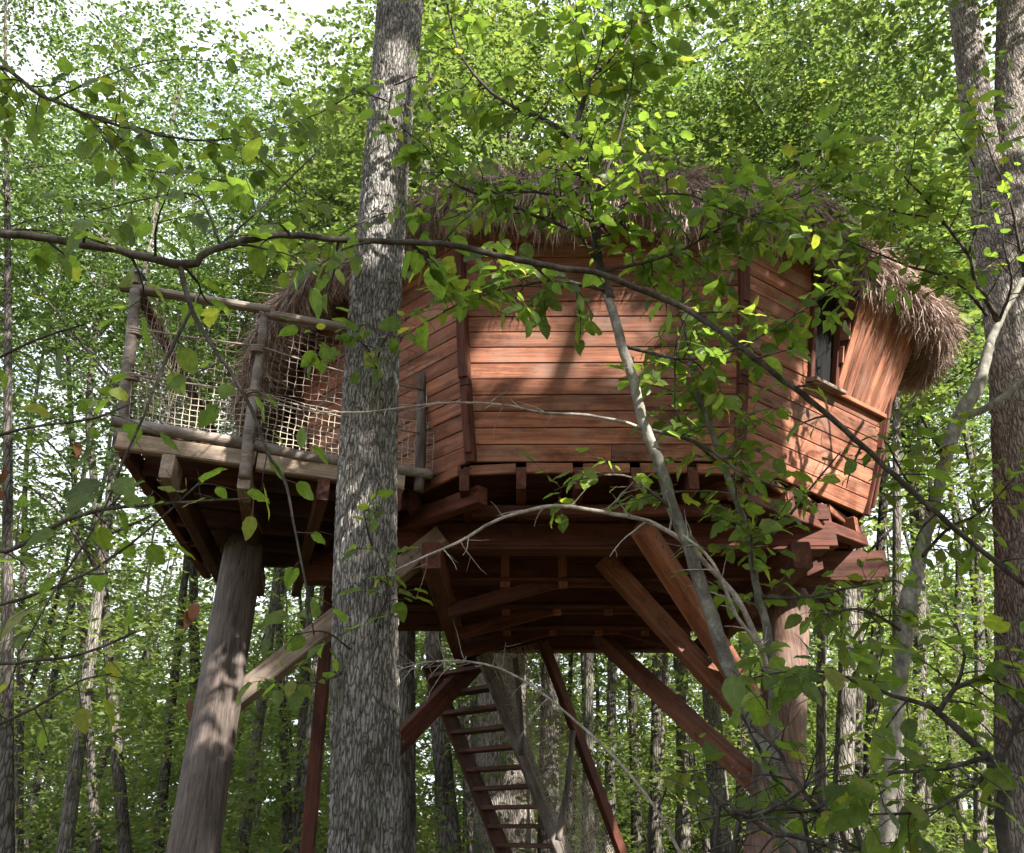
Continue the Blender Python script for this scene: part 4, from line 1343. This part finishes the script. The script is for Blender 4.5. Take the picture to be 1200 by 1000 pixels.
class Near:
    """a sapling or branch: woody parts plus single leaves"""
    def __init__(self, root, seed):
        self.root = root
        self.g = np.random.default_rng(seed)
        self.thin = 0.42
        self.leaves = []        # (pos, dir, normal, size, key)

    def stem(self, name, pts, mat, sides=10, jit=0.05, step=0.05):
        """pts rows (u, v, Y, r) in photo coordinates or (Vector, r)"""
        rows = []
        for p in pts:
            if isinstance(p[0], Vector): rows.append((*p[0], p[1]))
            else: rows.append((*P(p[0], p[1], p[2]), p[3]))
        path = smooth_path(rows, step)
        # little kinks
        k = self.g.normal(0, 1, (len(path), 3))
        ker = np.ones(5) / 5
        k = np.stack([np.convolve(k[:, c], ker, 'same') for c in range(3)], 1)
        path[:, :3] += k * np.minimum(path[:, 3:4] * 0.75, 0.014)
        mb = MB()
        tube(mb, path, sides, jit)
        self.cur = (mb, name, mat)
        self.path = path
        return path

    def twigs(self, t0, t1, every, L0, L1, leaf, mat='twig', bare=False, lpm=13, droop=0.25, up=0.1, sizes=1.0, second=0.6, toward=None, key='leaf_near'):
        """side twigs with leaves along the current stem between fractions t0 and t1"""
        mb, g, path = self.cur[0], self.g, self.path
        seg = np.linalg.norm(np.diff(path[:, :3], axis=0), axis=1)
        cum = np.concatenate([[0], np.cumsum(seg)])
        s = t0 * cum[-1]
        sd = 1
        while s < t1 * cum[-1]:
            i = min(len(path) - 2, int(np.searchsorted(cum, s)))
            p = path[i]
            tan = path[min(i + 1, len(path) - 1), :3] - path[max(i - 1, 0), :3]
            tan /= np.linalg.norm(tan) + 1e-9
            a = g.normal(0, 1, 3); a[2] *= 0.5
            if toward is not None: a = a * 0.6 + np.array(toward)
            a -= tan * (a @ tan) * 0.6
            a /= np.linalg.norm(a) + 1e-9
            d = a * 0.85 + tan * 0.35 + np.array([0, 0, up])
            d /= np.linalg.norm(d)
            self.twig(mb, p[:3], d, g.uniform(L0, L1), max(0.0025, min(0.007, p[3] * 0.5)), leaf, bare, lpm, droop, second, key)
            s += every * self.thin * g.uniform(0.5, 1.5)
            sd = -sd

    def twig(self, mb, p, d, L, r, leaf, bare, lpm, droop, second, key='leaf_near', depth=0):
        g = self.g
        n = max(3, int(L / 0.05))
        pts = [np.array([*p, r])]
        q = np.array(p, float)
        dd = np.array(d, float)
        for i in range(n):
            dd = dd + g.normal(0, 0.10, 3) - np.array([0, 0, droop / n])
            dd /= np.linalg.norm(dd)
            q = q + dd * (L / n)
            pts.append(np.array([*q, r * (1 - 0.7 * (i + 1) / n)]))
        pts = np.array(pts)
        tube(mb, pts, 5 if depth == 0 else 4, cap=False)
        nl = 0 if bare else int(L * lpm)
        side = np.cross(dd, [0, 0, 1.0]); side /= np.linalg.norm(side) + 1e-9
        for k in range(nl):
            t_ = 0.15 + 0.85 * (k + g.uniform(0, 0.5)) / max(1, nl)
            if t_ > 1: t_ = 1.0
            x = t_ * n
            i = min(n - 1, int(x))
            c = pts[i] + (pts[i + 1] - pts[i]) * (x - i)
            sg = 1 if k % 2 else -1
            ld = (pts[i + 1] - pts[i])[:3]; ld /= np.linalg.norm(ld) + 1e-9
            if k == nl - 1: dv = ld
            else: dv = ld * 0.6 + side * sg * 0.85
            dv = dv + g.normal(0, 0.3, 3) - np.array([0, 0, 0.38])
            nm = np.array([0, -0.35, 0.9]) + g.normal(0, 0.5, 3)
            self.leaves.append((c[:3], dv, nm, LEAF_K * leaf * g.uniform(0.5, 1.25), key))
        if depth == 0 and L > 0.25:
            for k in range(int(L / 0.16 * second)):
                i = int(g.integers(1, n))
                sg = 1 if k % 2 else -1
                ld = (pts[i + 1] - pts[i])[:3]; ld /= np.linalg.norm(ld) + 1e-9
                dv = ld * 0.7 + side * sg * 0.8 + g.normal(0, 0.2, 3)
                self.twig(mb, pts[i, :3], dv / np.linalg.norm(dv), L * g.uniform(0.3, 0.6), pts[i, 3] * 0.7, leaf * 0.92, bare, lpm, droop, 0, key, 1)

    def close(self, kind=None):
        mb, name, mat = self.cur
        o = mk_obj(name, mb.mesh(name, M[mat], True), self.root)
        return o

    def finish(self, limit=300):
        # most leaves on the sun's way to the bay are cut away
        keep = []
        for lf in self.leaves:
            ok = True
            for (c, rad_) in GAPS[:3]:
                dl = Vector(lf[0]) - c
                al = dl.dot(SUN_TO)
                if al > 0.3 and (dl - SUN_TO * al).length < rad_ and self.g.random() < 0.8:
                    ok = False
            if ok: keep.append(lf)
        self.leaves = keep
        vis = []
        for lf in self.leaves:
            pr_ = project(lf[0])
            s = 0
            if pr_ and -40 < pr_[0] < 1240 and -40 < pr_[1] < 1040:
                s = lf[3] / pr_[2] * FPX
            vis.append(s)
        order = sorted(range(len(self.leaves)), key=lambda i: -vis[i])
        one, rest = order[:limit], order[limit:]
        for i in one:
            c, dv, nm, sz, key = self.leaves[i]
            x = Vector(dv).normalized()
            y = Vector(nm).cross(x).normalized()
            z = x.cross(y)
            m = Matrix((x, y, z)).transposed().to_4x4()
            m = m @ Matrix.Diagonal((sz, sz, sz, 1))
            m.translation = Vector(c) + x * sz * 0.15
            mk_obj('leaf', NEARM[key][int(self.g.integers(0, 6))], self.root, m)
        if rest:
            mb = MB()
            tris = []
            allv = []
            fs = {3: [], 4: []}
            off_ = 0
            for i in rest:
                c, dv, nm, sz, key = self.leaves[i]
                x = np.array(dv) / np.linalg.norm(dv)
                y = np.cross(nm, x); y /= np.linalg.norm(y) + 1e-9
                z = np.cross(x, y)
                v, f = NEAR_V[int(self.g.integers(0, 6))]
                v = np.array(v)
                allv.append(c + sz * (v[:, :1] * x + v[:, 1:2] * y + v[:, 2:] * z))
                for q in f: fs[len(q)].append([k + off_ for k in q])
                off_ += len(v)
            o = mk_obj('foliage', mk_mesh('foliage', np.concatenate(allv), [np.array(fs[4]), np.array(fs[3])], M['leaf_stuff'], True), self.root)
            o['kind'] = 'stuff'


# --- arching branch across the whole picture
br = empty('arching_branch', (-2.9, 2.6, 0), 'long dark branch arching right across the front of the picture', 'branch')
B = Near(br, 11)
B.thin = 0.68
B.stem('stem', [(Vector((-3.0, 2.5, -0.05)), .024), (Vector((-2.95, 2.6, 1.0)), .022), (Vector((-2.6, 2.9, 2.3)), .02), (-60, 262, 3.0, 0.0190), (0, 270, 3.0, 0.0178), (110, 287, 3.0, 0.0178), (212, 311, 3.0, 0.0190), (232, 300, 3.0, 0.0161), (262, 287, 3.0, 0.0149), (330, 277, 3.05, 0.0144),
                (450, 283, 3.1, 0.0138), (540, 290, 3.1, 0.0138), (620, 308, 3.2, 0.0144), (720, 328, 3.2, 0.0144), (790, 355, 3.3, 0.0144), (860, 400, 3.3, 0.0138),
                (950, 470, 3.4, 0.0132), (1030, 540, 3.5, 0.0126), (1120, 620, 3.6, 0.0121), (1215, 695, 3.7, 0.0115), (1350, 800, 3.8, 0.0069)], 'twig', 12, 0.05)
B.twigs(0.36, 0.62, 0.2, 0.2, 0.42, 0.105, droop=0.5, lpm=13)
B.twigs(0.62, 0.98, 0.34, 0.12, 0.3, 0.085, droop=0.5, lpm=13)
B.close()
B.stem('branch', [(212, 311, 3.0, .012), (224, 362, 2.98, .0105), (243, 395, 2.97, .009), (287, 462, 2.95, .007), (303, 500, 2.95, .0065), (317, 540, 2.93, .006), (333, 562, 2.93, .0055), (350, 640, 2.9, .004), (368, 745, 2.9, .0025)], 'twig', 8)
B.twigs(0.3, 1.0, 0.2, 0.1, 0.28, 0.09, droop=0.6, lpm=13)
B.close()
B.stem('branch', [(224, 362, 2.98, .008), (200, 413, 2.96, .007), (176, 467, 2.95, .0055), (150, 527, 2.93, .005), (120, 600, 2.9, .0045), (60, 700, 2.85, .003), (20, 770, 2.8, .002)], 'twig', 8)
B.twigs(0.1, 1.0, 0.17, 0.1, 0.28, 0.088, droop=0.6, lpm=12)
B.close()
B.stem('branch', [(258, 287, 3.0, .006), (245, 250, 3.0, .005), (228, 228, 3.0, .0045), (180, 232, 3.0, .004), (100, 250, 2.95, .003)], 'twig', 7)
B.twigs(0.1, 1.0, 0.2, 0.12, 0.28, 0.1, droop=0.4, lpm=12)
B.close()
B.stem('branch', [(255, 290, 3.0, .006), (300, 250, 3.05, .005), (345, 205, 3.1, .0045), (380, 170, 3.15, .004)], 'twig', 7)
B.twigs(0.1, 1.0, 0.2, 0.12, 0.28, 0.1, droop=0.4, lpm=12)
B.close()
B.finish(300)

ob = empty('overhanging_branch', (-4.3, 3.6, 0), 'slim leafy branch reaching in over the upper left, above the arching branch', 'branch')
S = Near(ob, 21)
S.thin = 0.6
S.stem('stem', [(Vector((-4.3, 3.6, -0.05)), .035), (Vector((-4.25, 3.7, 2.2)), .03), (Vector((-4.0, 3.9, 4.0)), .024), (-40, 90, 4.1, .015), (60, 118, 4.1, .012), (150, 150, 4.1, .01), (240, 165, 4.1, .007), (320, 150, 4.1, .004)], 'twig', 8)
S.twigs(0.62, 1, 0.14, 0.2, 0.5, 0.1, lpm=12, droop=0.4)
S.close()
for pts in ([(60, 118, 4.1, .008), (120, 90, 4.2, .006), (200, 70, 4.3, .004), (270, 75, 4.3, .003)],
            [(100, 133, 4.1, .007), (150, 190, 4.0, .005), (210, 205, 4.0, .004), (290, 215, 4.0, .003)],
            [(240, 165, 4.1, .006), (300, 185, 4.0, .005), (350, 230, 4.0, .004), (385, 250, 4.0, .003)]):
    S.stem('branch', pts, 'twig', 7)
    S.twigs(0.1, 1, 0.16, 0.15, 0.4, 0.1, lpm=12, droop=0.4)
    S.close()
S.finish(300)

# --- mossy sapling in front of the cabin
sap = empty('sapling', (P(945, 1010, 4.6).x, 4.6, 0), 'leaning mossy sapling with forked dark top before the plank wall', 'tree')
S = Near(sap, 12)
S.stem('stem', [(Vector((P(960, 1010, 4.6).x + .12, 4.6, -0.05)), .055), (945, 1010, 4.6, .043), (915, 940, 4.6, .041), (885, 860, 4.6, .039), (850, 770, 4.6, .038), (820, 680, 4.6, .037), (790, 600, 4.6, .035), (768, 530, 4.6, .033)], 'sapling_bark', 14, 0.05)
S.close()
S.stem('stem', [(770, 536, 4.6, .033), (765, 520, 4.6, .033), (745, 460, 4.6, .031), (728, 400, 4.6, .03), (712, 345, 4.6, .029)], 'pale_bark', 14, 0.05)
S.close()
S.stem('stem', [(714, 352, 4.6, .03), (700, 300, 4.6, .031), (690, 230, 4.6, .029), (680, 185, 4.6, .026), (672, 160, 4.6, .024)], 'twig', 12, 0.08)
S.twigs(0.2, 1, 0.1, 0.25, 0.6, 0.105)
S.close()
S.stem('branch', [(672, 162, 4.6, .022), (690, 100, 4.6, .018), (712, 75, 4.6, .016), (735, 48, 4.6, .014), (765, -5, 4.6, .011), (790, -80, 4.7, .006)], 'twig', 9)
S.twigs(0.1, 1, 0.16, 0.25, 0.6, 0.11, lpm=14)
S.close()
S.stem('branch', [(673, 165, 4.6, .02), (640, 142, 4.55, .015), (587, 117, 4.5, .012), (543, 68, 4.45, .01), (523, 2, 4.4, .007), (510, -60, 4.4, .005)], 'twig', 9)
S.twigs(0.15, 1, 0.16, 0.2, 0.5, 0.1, lpm=13)
S.close()
S.stem('branch', [(700, 85, 4.6, .012), (685, 45, 4.6, .01), (667, 0, 4.6, .008), (650, -50, 4.6, .005)], 'twig', 8)
S.twigs(0.1, 1, 0.18, 0.2, 0.4, 0.105)
S.close()
S.stem('branch', [(685, 280, 4.6, .015), (640, 258, 4.5, .012), (590, 237, 4.4, .011), (533, 214, 4.3, .009), (497, 172, 4.25, .006), (470, 150, 4.2, .004)], 'twig', 8)
S.twigs(0.1, 1, 0.12, 0.2, 0.45, 0.1, lpm=14, droop=0.45)
S.close()
S.stem('branch', [(690, 240, 4.6, .013), (720, 180, 4.6, .01), (735, 120, 4.55, .008), (745, 60, 4.5, .006)], 'twig', 8)
S.twigs(0.2, 1, 0.13, 0.2, 0.5, 0.105)
S.close()
S.stem('branch', [(692, 250, 4.6, .012), (650, 230, 4.4, .009), (600, 225, 4.2, .007), (545, 250, 4.1, .004), (500, 262, 4.0, .003)], 'twig', 8)
S.twigs(0.1, 1, 0.14, 0.2, 0.45, 0.095, lpm=14, droop=0.4)
S.close()
S.stem('branch', [(695, 262, 4.6, .012), (740, 235, 4.5, .009), (800, 228, 4.4, .007), (860, 250, 4.3, .004), (905, 262, 4.3, .003)], 'twig', 8)
S.twigs(0.1, 1, 0.14, 0.2, 0.45, 0.095, lpm=14, droop=0.4)
S.close()
S.stem('branch', [(712, 340, 4.6, .014), (640, 330, 4.4, .01), (570, 345, 4.2, .007), (520, 365, 4.1, .004)], 'twig', 8)
S.twigs(0.15, 1, 0.11, 0.2, 0.45, 0.12, lpm=14, droop=0.5)
S.close()
S.stem('branch', [(705, 320, 4.6, .013), (780, 300, 4.6, .01), (850, 265, 4.5, .008), (930, 235, 4.5, .005), (990, 200, 4.5, .003)], 'twig', 8)
S.twigs(0.1, 1, 0.11, 0.25, 0.55, 0.105, lpm=14)
S.close()
S.stem('branch', [(730, 405, 4.6, .013), (800, 420, 4.5, .01), (860, 410, 4.4, .007), (930, 370, 4.3, .005), (990, 330, 4.3, .003)], 'twig', 8)
S.twigs(0.1, 1, 0.13, 0.2, 0.5, 0.1, lpm=14)
S.close()
S.stem('branch', [(760, 505, 4.6, .012), (820, 520, 4.5, .01), (880, 560, 4.4, .007), (950, 580, 4.3, .004)], 'twig', 8)
S.twigs(0.05, 1, 0.24, 0.15, 0.3, 0.085, lpm=13)
S.close()
S.stem('branch', [(790, 600, 4.6, .011), (740, 560, 4.5, .008), (690, 560, 4.4, .005), (650, 575, 4.4, .003)], 'twig', 8)
S.twigs(0.05, 1, 0.13, 0.15, 0.35, 0.085, lpm=14)
S.close()
S.stem('bare_branch', [(752, 503, 4.6, .011), (735, 495, 4.55, .010), (690, 487, 4.5, .0085), (640, 484, 4.4, .008), (590, 474, 4.3, .007), (530, 472, 4.2, .0065), (420, 483, 4.1, .005), (350, 480, 4.0, .004), (310, 468, 4.0, .002)], 'dead', 8)
S.twigs(0.25, 1, 0.14, 0.08, 0.25, 0.1, bare=True, droop=0.3)
S.close()
S.finish(300)

# --- thin second stem with the sun-bleached dead branch
sap2 = empty('thin_sapling', (P(915, 1010, 4.9).x, 4.9, 0), 'thin dark sapling crossed by bleached bare branches, close behind the mossy sapling', 'tree')
S = Near(sap2, 13)
S.thin = 0.7
S.stem('stem', [(Vector((P(925, 1010, 4.9).x, 4.9, -0.05)), .035), (920, 1000, 4.9, .03), (905, 820, 4.9, .026), (895, 735, 4.9, .024), (883, 665, 4.9, .022), (871, 605, 4.9, .021), (847, 545, 4.9, .019), (832, 500, 4.9, .017), (810, 430, 4.9, .013), (800, 350, 4.9, .009), (806, 270, 4.9, .005)], 'sapling_bark', 10, .05)
S.twigs(0.5, 1, 0.09, 0.25, 0.6, 0.1, lpm=14)
S.close()
S.stem('bare_branch', [(900, 790, 4.85, .017), (886, 742, 4.8, .0165), (868, 707, 4.75, .016), (835, 668, 4.7, .015), (793, 629, 4.6, .014), (757, 612, 4.55, .013), (700, 599, 4.5, .012), (640, 595, 4.45, .011), (590, 606, 4.4, .009), (540, 634, 4.35, .0075), (500, 652, 4.3, .006), (455, 672, 4.25, .003)], 'dead', 9)
S.twigs(0.3, 1, 0.2, 0.12, 0.36, 0.1, bare=True, droop=0.15, second=0.8)
S.close()
S.stem('bare_branch', [(905, 800, 4.85, .014), (890, 760, 4.7, .012), (862, 720, 4.6, .01), (835, 660, 4.5, .009), (800, 628, 4.5, .006)], 'dead', 8)
S.twigs(0.1, 1, 0.12, 0.1, 0.3, 0.1, bare=True)
S.close()
S.stem('branch', [(880, 650, 4.9, .012), (920, 610, 4.8, .009), (960, 560, 4.7, .006), (985, 530, 4.6, .004)], 'twig', 8)
S.twigs(0.05, 1, 0.3, 0.12, 0.3, 0.085, lpm=12)
S.close()
S.stem('branch', [(890, 700, 4.9, .012), (940, 700, 4.7, .009), (990, 690, 4.5, .006), (1050, 680, 4.4, .004)], 'twig', 8)
S.twigs(0.1, 1, 0.22, 0.2, 0.4, 0.09, lpm=12)
S.close()
S.stem('branch', [(850, 550, 4.9, .012), (800, 500, 4.7, .009), (790, 440, 4.6, .006), (800, 380, 4.5, .004)], 'twig', 8)
S.twigs(0.1, 1, 0.12, 0.2, 0.4, 0.1, lpm=13)
S.close()
S.finish(300)

# --- bare whip under the cabin
whip = empty('bare_whip', (P(830, 1060, 4.8).x, 4.8, 0), 'bare pale whip bending in front of the staircase', 'branch')
S = Near(whip, 14)
S.stem('stem', [(Vector((P(850, 1060, 4.8).x, 4.8, -0.05)), .017), (835, 1060, 4.8, 0.0098), (800, 1005, 4.8, 0.0091), (770, 950, 4.8, 0.0084), (720, 888, 4.8, 0.0077), (660, 832, 4.8, 0.0070), (600, 790, 4.75, 0.0063), (555, 776, 4.7, 0.0056), (500, 776, 4.65, 0.0045), (465, 786, 4.6, 0.0021)], 'dead', 8)
S.twigs(0.72, 1, 0.06, 0.08, 0.3, 0.08, bare=True, droop=0.1, second=1.0)
S.close()
S.stem('branch', [(770, 950, 4.8, .007), (785, 915, 4.7, .005), (800, 905, 4.6, .004), (850, 900, 4.55, .003)], 'twig', 6)
S.twigs(0.3, 1, 0.12, 0.1, 0.2, 0.09, lpm=16)
S.close()
S.finish(80)

# --- pale sapling at the right
ps = empty('pale_sapling', (P(1040, 1010, 6.5).x, 6.5, 0), 'slender pale-barked sapling bowing to the right edge', 'tree')
S = Near(ps, 15)
S.stem('stem', [(Vector((P(1038, 1010, 6.5).x, 6.5, -0.05)), .061), (1040, 1010, 6.5, .055), (1045, 900, 6.5, .053), (1055, 800, 6.5, .052), (1062, 720, 6.5, .07), (1075, 660, 6.5, .049), (1092, 600, 6.4, .047), (1108, 540, 6.4, .045), (1122, 495, 6.4, .06), (1147, 447, 6.4, .05), (1170, 377, 6.4, .032), (1200, 327, 6.4, .026), (1250, 250, 6.4, .02)], 'pale_bark', 14, 0.04)
S.close()
S.stem('branch', [(1124, 492, 6.4, .035), (1150, 482, 6.3, .03), (1168, 470, 6.2, .027), (1205, 440, 6.1, .02)], 'pale_bark', 9)
S.close()
for pts, lf in (([(1170, 378, 6.4, .026), (1160, 360, 6.3, .022), (1143, 327, 6.2, .019), (1133, 297, 6.1, .016), (1100, 253, 6.0, .013), (1080, 230, 5.9, .011), (1047, 193, 5.8, .006)], .11),
                ([(1155, 370, 6.3, .018), (1120, 330, 6.0, .013), (1060, 310, 5.7, .009), (1000, 285, 5.5, .005), (950, 270, 5.4, .003)], .105),
                                ([(1135, 300, 6.1, .014), (1150, 240, 6.0, .01), (1140, 190, 5.9, .007), (1110, 140, 5.8, .004)], .11),
                ([(1110, 540, 6.4, .016), (1090, 510, 6.2, .012), (1075, 480, 6.1, .006)], .09),
                ([(1075, 660, 6.5, .016), (1110, 620, 6.2, .012), (1150, 600, 5.9, .009), (1190, 560, 5.7, .006)], .1),
                ([(1060, 740, 6.5, .014), (1010, 715, 6.0, .01), (965, 720, 5.6, .006)], .1),
                ([(1100, 255, 6.0, .01), (1060, 250, 5.8, .008), (1000, 235, 5.6, .005), (940, 200, 5.5, .003)], .11),
                ([(1200, 327, 6.4, .016), (1190, 260, 6.2, .012), (1165, 190, 6.0, .008), (1130, 110, 5.9, .004)], .11),
                ([(1170, 378, 6.4, .014), (1185, 330, 6.1, .01), (1175, 270, 5.9, .007), (1195, 200, 5.8, .004)], .11),
                ([(1092, 600, 6.4, .013), (1060, 560, 6.1, .01), (1040, 520, 5.9, .006)], .1)):
    S.stem('branch', pts, 'twig', 8)
    S.twigs(0.1, 1, 0.15, 0.25, 0.55, lf, lpm=12)
    S.close()
S.finish(300)

# --- low shrubs at the bottom right
sh = empty('low_shrub', (P(1178, 1040, 3.4).x, 3.4, 0), 'dark twisted shrub with broad leaves in the lower right corner', 'shrub')
S = Near(sh, 16)
S.stem('stem', [(Vector((P(1182, 1040, 3.4).x, 3.4, -0.05)), .03), (1180, 1030, 3.4, .024), (1176, 930, 3.4, .021), (1158, 885, 3.4, .018), (1140, 868, 3.4, .016), (1100, 835, 3.4, .013), (1085, 822, 3.4, .012)], 'twig', 9, .07)
S.close()
for pts in ([(1100, 835, 3.4, .011), (1120, 806, 3.35, .009), (1150, 794, 3.3, .008), (1200, 770, 3.3, .005)],
            [(1098, 832, 3.4, .010), (1035, 812, 3.3, .008), (975, 790, 3.2, .0065), (920, 787, 3.1, .004), (860, 800, 3.0, .003)],
            [(1158, 885, 3.4, .010), (1110, 900, 3.3, .008), (1050, 905, 3.2, .006), (980, 915, 3.1, .004)],
            [(1170, 910, 3.4, .01), (1190, 850, 3.3, .008), (1215, 820, 3.2, .006)],
            [(1165, 900, 3.4, .009), (1130, 930, 3.2, .007), (1080, 950, 3.1, .005), (1020, 955, 3.0, .003)],
            [(1120, 806, 3.35, .008), (1130, 770, 3.3, .006), (1120, 730, 3.3, .004)]):
    S.stem('branch', pts, 'twig', 7)
    S.twigs(0.1, 1, 0.12, 0.12, 0.32, 0.085, lpm=14, droop=0.3)
    S.close()
S.finish(300)
sh = empty('bare_shrub', (P(880, 1060, 3.9).x, 3.9, 0), 'tangle of dark bare stems at the foot of the red log stilt', 'shrub')
S = Near(sh, 17)
for pts in ([(Vector((P(850, 1060, 3.9).x, 3.9, -.05)), .016), (860, 1003, 3.9, .012), (908, 980, 3.85, .011), (950, 984, 3.8, .009), (1000, 1003, 3.7, .005)],
            [(Vector((P(835, 1060, 3.9).x, 3.9, -.05)), .013), (838, 985, 3.9, .01), (880, 958, 3.85, .008), (932, 934, 3.8, .006), (960, 900, 3.8, .004)],
            [(Vector((P(1000, 1060, 4.0).x, 4.0, -.05)), .016), (1010, 1000, 4.0, .013), (960, 950, 4.0, .012), (925, 905, 4.0, .012), (912, 880, 4.0, .01), (880, 850, 4.0, .006)],
            [(Vector((P(1000, 1060, 3.95).x, 3.95, -.05)), .012), (990, 990, 3.95, .01), (945, 950, 3.95, .009), (880, 950, 3.9, .007), (800, 965, 3.9, .003)]):
    S.stem('stem', pts, 'twig', 7, .06)
    S.twigs(0.4, 1, 0.1, 0.12, 0.4, 0.07, bare=True, second=1.0)
    S.close()
S.stem('stem', [(Vector((P(940, 1060, 4.1).x, 4.1, -.05)), .012), (950, 1000, 4.1, .009), (900, 900, 4.1, .007), (850, 800, 4.1, .004)], 'twig', 7)
S.twigs(0.4, 1, 0.12, 0.2, 0.4, 0.1, lpm=12)
S.close()
S.finish(120)

# --- low twigs at the lower left, one with withered leaves
ll = empty('leafy_twig', (-3.2, 3.4, 0), 'thin dark leafy twigs hanging over the lower left', 'branch')
S = Near(ll, 18)
S.thin = 0.6
S.stem('stem', [(Vector((-3.3, 3.4, -0.05)), .02), (Vector((-3.1, 3.4, 1.2)), .018), (-60, 690, 3.3, .011), (20, 640, 3.2, .009), (110, 600, 3.15, .008), (190, 590, 3.1, .006), (290, 585, 3.0, .004)], 'twig', 8)
S.twigs(0.55, 1, 0.2, 0.12, 0.26, 0.08, lpm=10)
S.close()
for pts in ([(-40, 720, 3.3, .008), (60, 690, 3.2, .006), (150, 640, 3.15, .005), (240, 560, 3.1, .003)],
            [(-40, 520, 3.3, .008), (40, 500, 3.2, .006), (110, 490, 3.1, .005), (160, 470, 3.1, .003)],
            [(-40, 440, 3.3, .007), (40, 400, 3.2, .006), (100, 380, 3.1, .004)],
            [(-30, 860, 3.2, .007), (40, 830, 3.1, .006), (90, 800, 3.1, .004), (130, 790, 3.0, .003)],
            [(-30, 780, 3.3, .008), (80, 770, 3.2, .006), (160, 740, 3.1, .004)]):
    S.stem('branch', pts, 'twig', 6)
    S.twigs(0.2, 1, 0.24, 0.1, 0.26, 0.08, lpm=10, droop=0.5)
    S.close()
for (u, v, y, k) in ((8, 545, 3.0, 'leaf_dead'), (3, 570, 3.0, 'leaf_dead'), (88, 515, 3.1, 'leaf_dead'), (216, 712, 3.0, 'leaf_dead'), (229, 702, 3.0, 'leaf_dead'), (222, 815, 3.0, 'leaf_dead')):
    S.leaves.append((np.array(P(u, v, y)), np.array([rng.normal(0, .3), .1, -1]), np.array([1.0, rng.normal(-.3, .3), .2]), 0.075, k))
S.finish(300)

# --- twigs growing off the oak in front
S = Near(oak, 19)
for pts in ([(452, 250, 5.32, .008), (420, 262, 5.1, .006), (385, 285, 4.8, .005), (340, 300, 4.5, .003)],
            [(440, 420, 5.32, .008), (420, 400, 5.0, .006), (390, 395, 4.8, .004), (360, 400, 4.6, .003)],
            [(440, 440, 5.32, .008), (450, 400, 5.0, .006), (480, 370, 4.8, .004)],
            [(436, 640, 5.3, .007), (430, 620, 5.1, .005), (425, 590, 5.0, .003)],
            [(440, 730, 5.3, .007), (455, 690, 5.1, .005), (440, 640, 5.0, .003)],
            [(410, 760, 5.3, .007), (380, 740, 5.1, .005), (340, 745, 4.9, .003)],
            [(400, 790, 5.3, .007), (370, 800, 5.1, .005), (310, 800, 4.9, .003)],
            [(455, 120, 5.3, .008), (420, 110, 5.0, .006), (380, 130, 4.7, .004), (330, 150, 4.4, .003)],
            [(462, 100, 5.3, .008), (500, 90, 5.0, .006), (560, 120, 4.8, .003)]):
    S.stem('branch', pts, 'twig', 6)
    S.twigs(0.25, 1, 0.13, 0.12, 0.3, 0.1, lpm=13, droop=0.4)
    S.close()
S.finish(220)
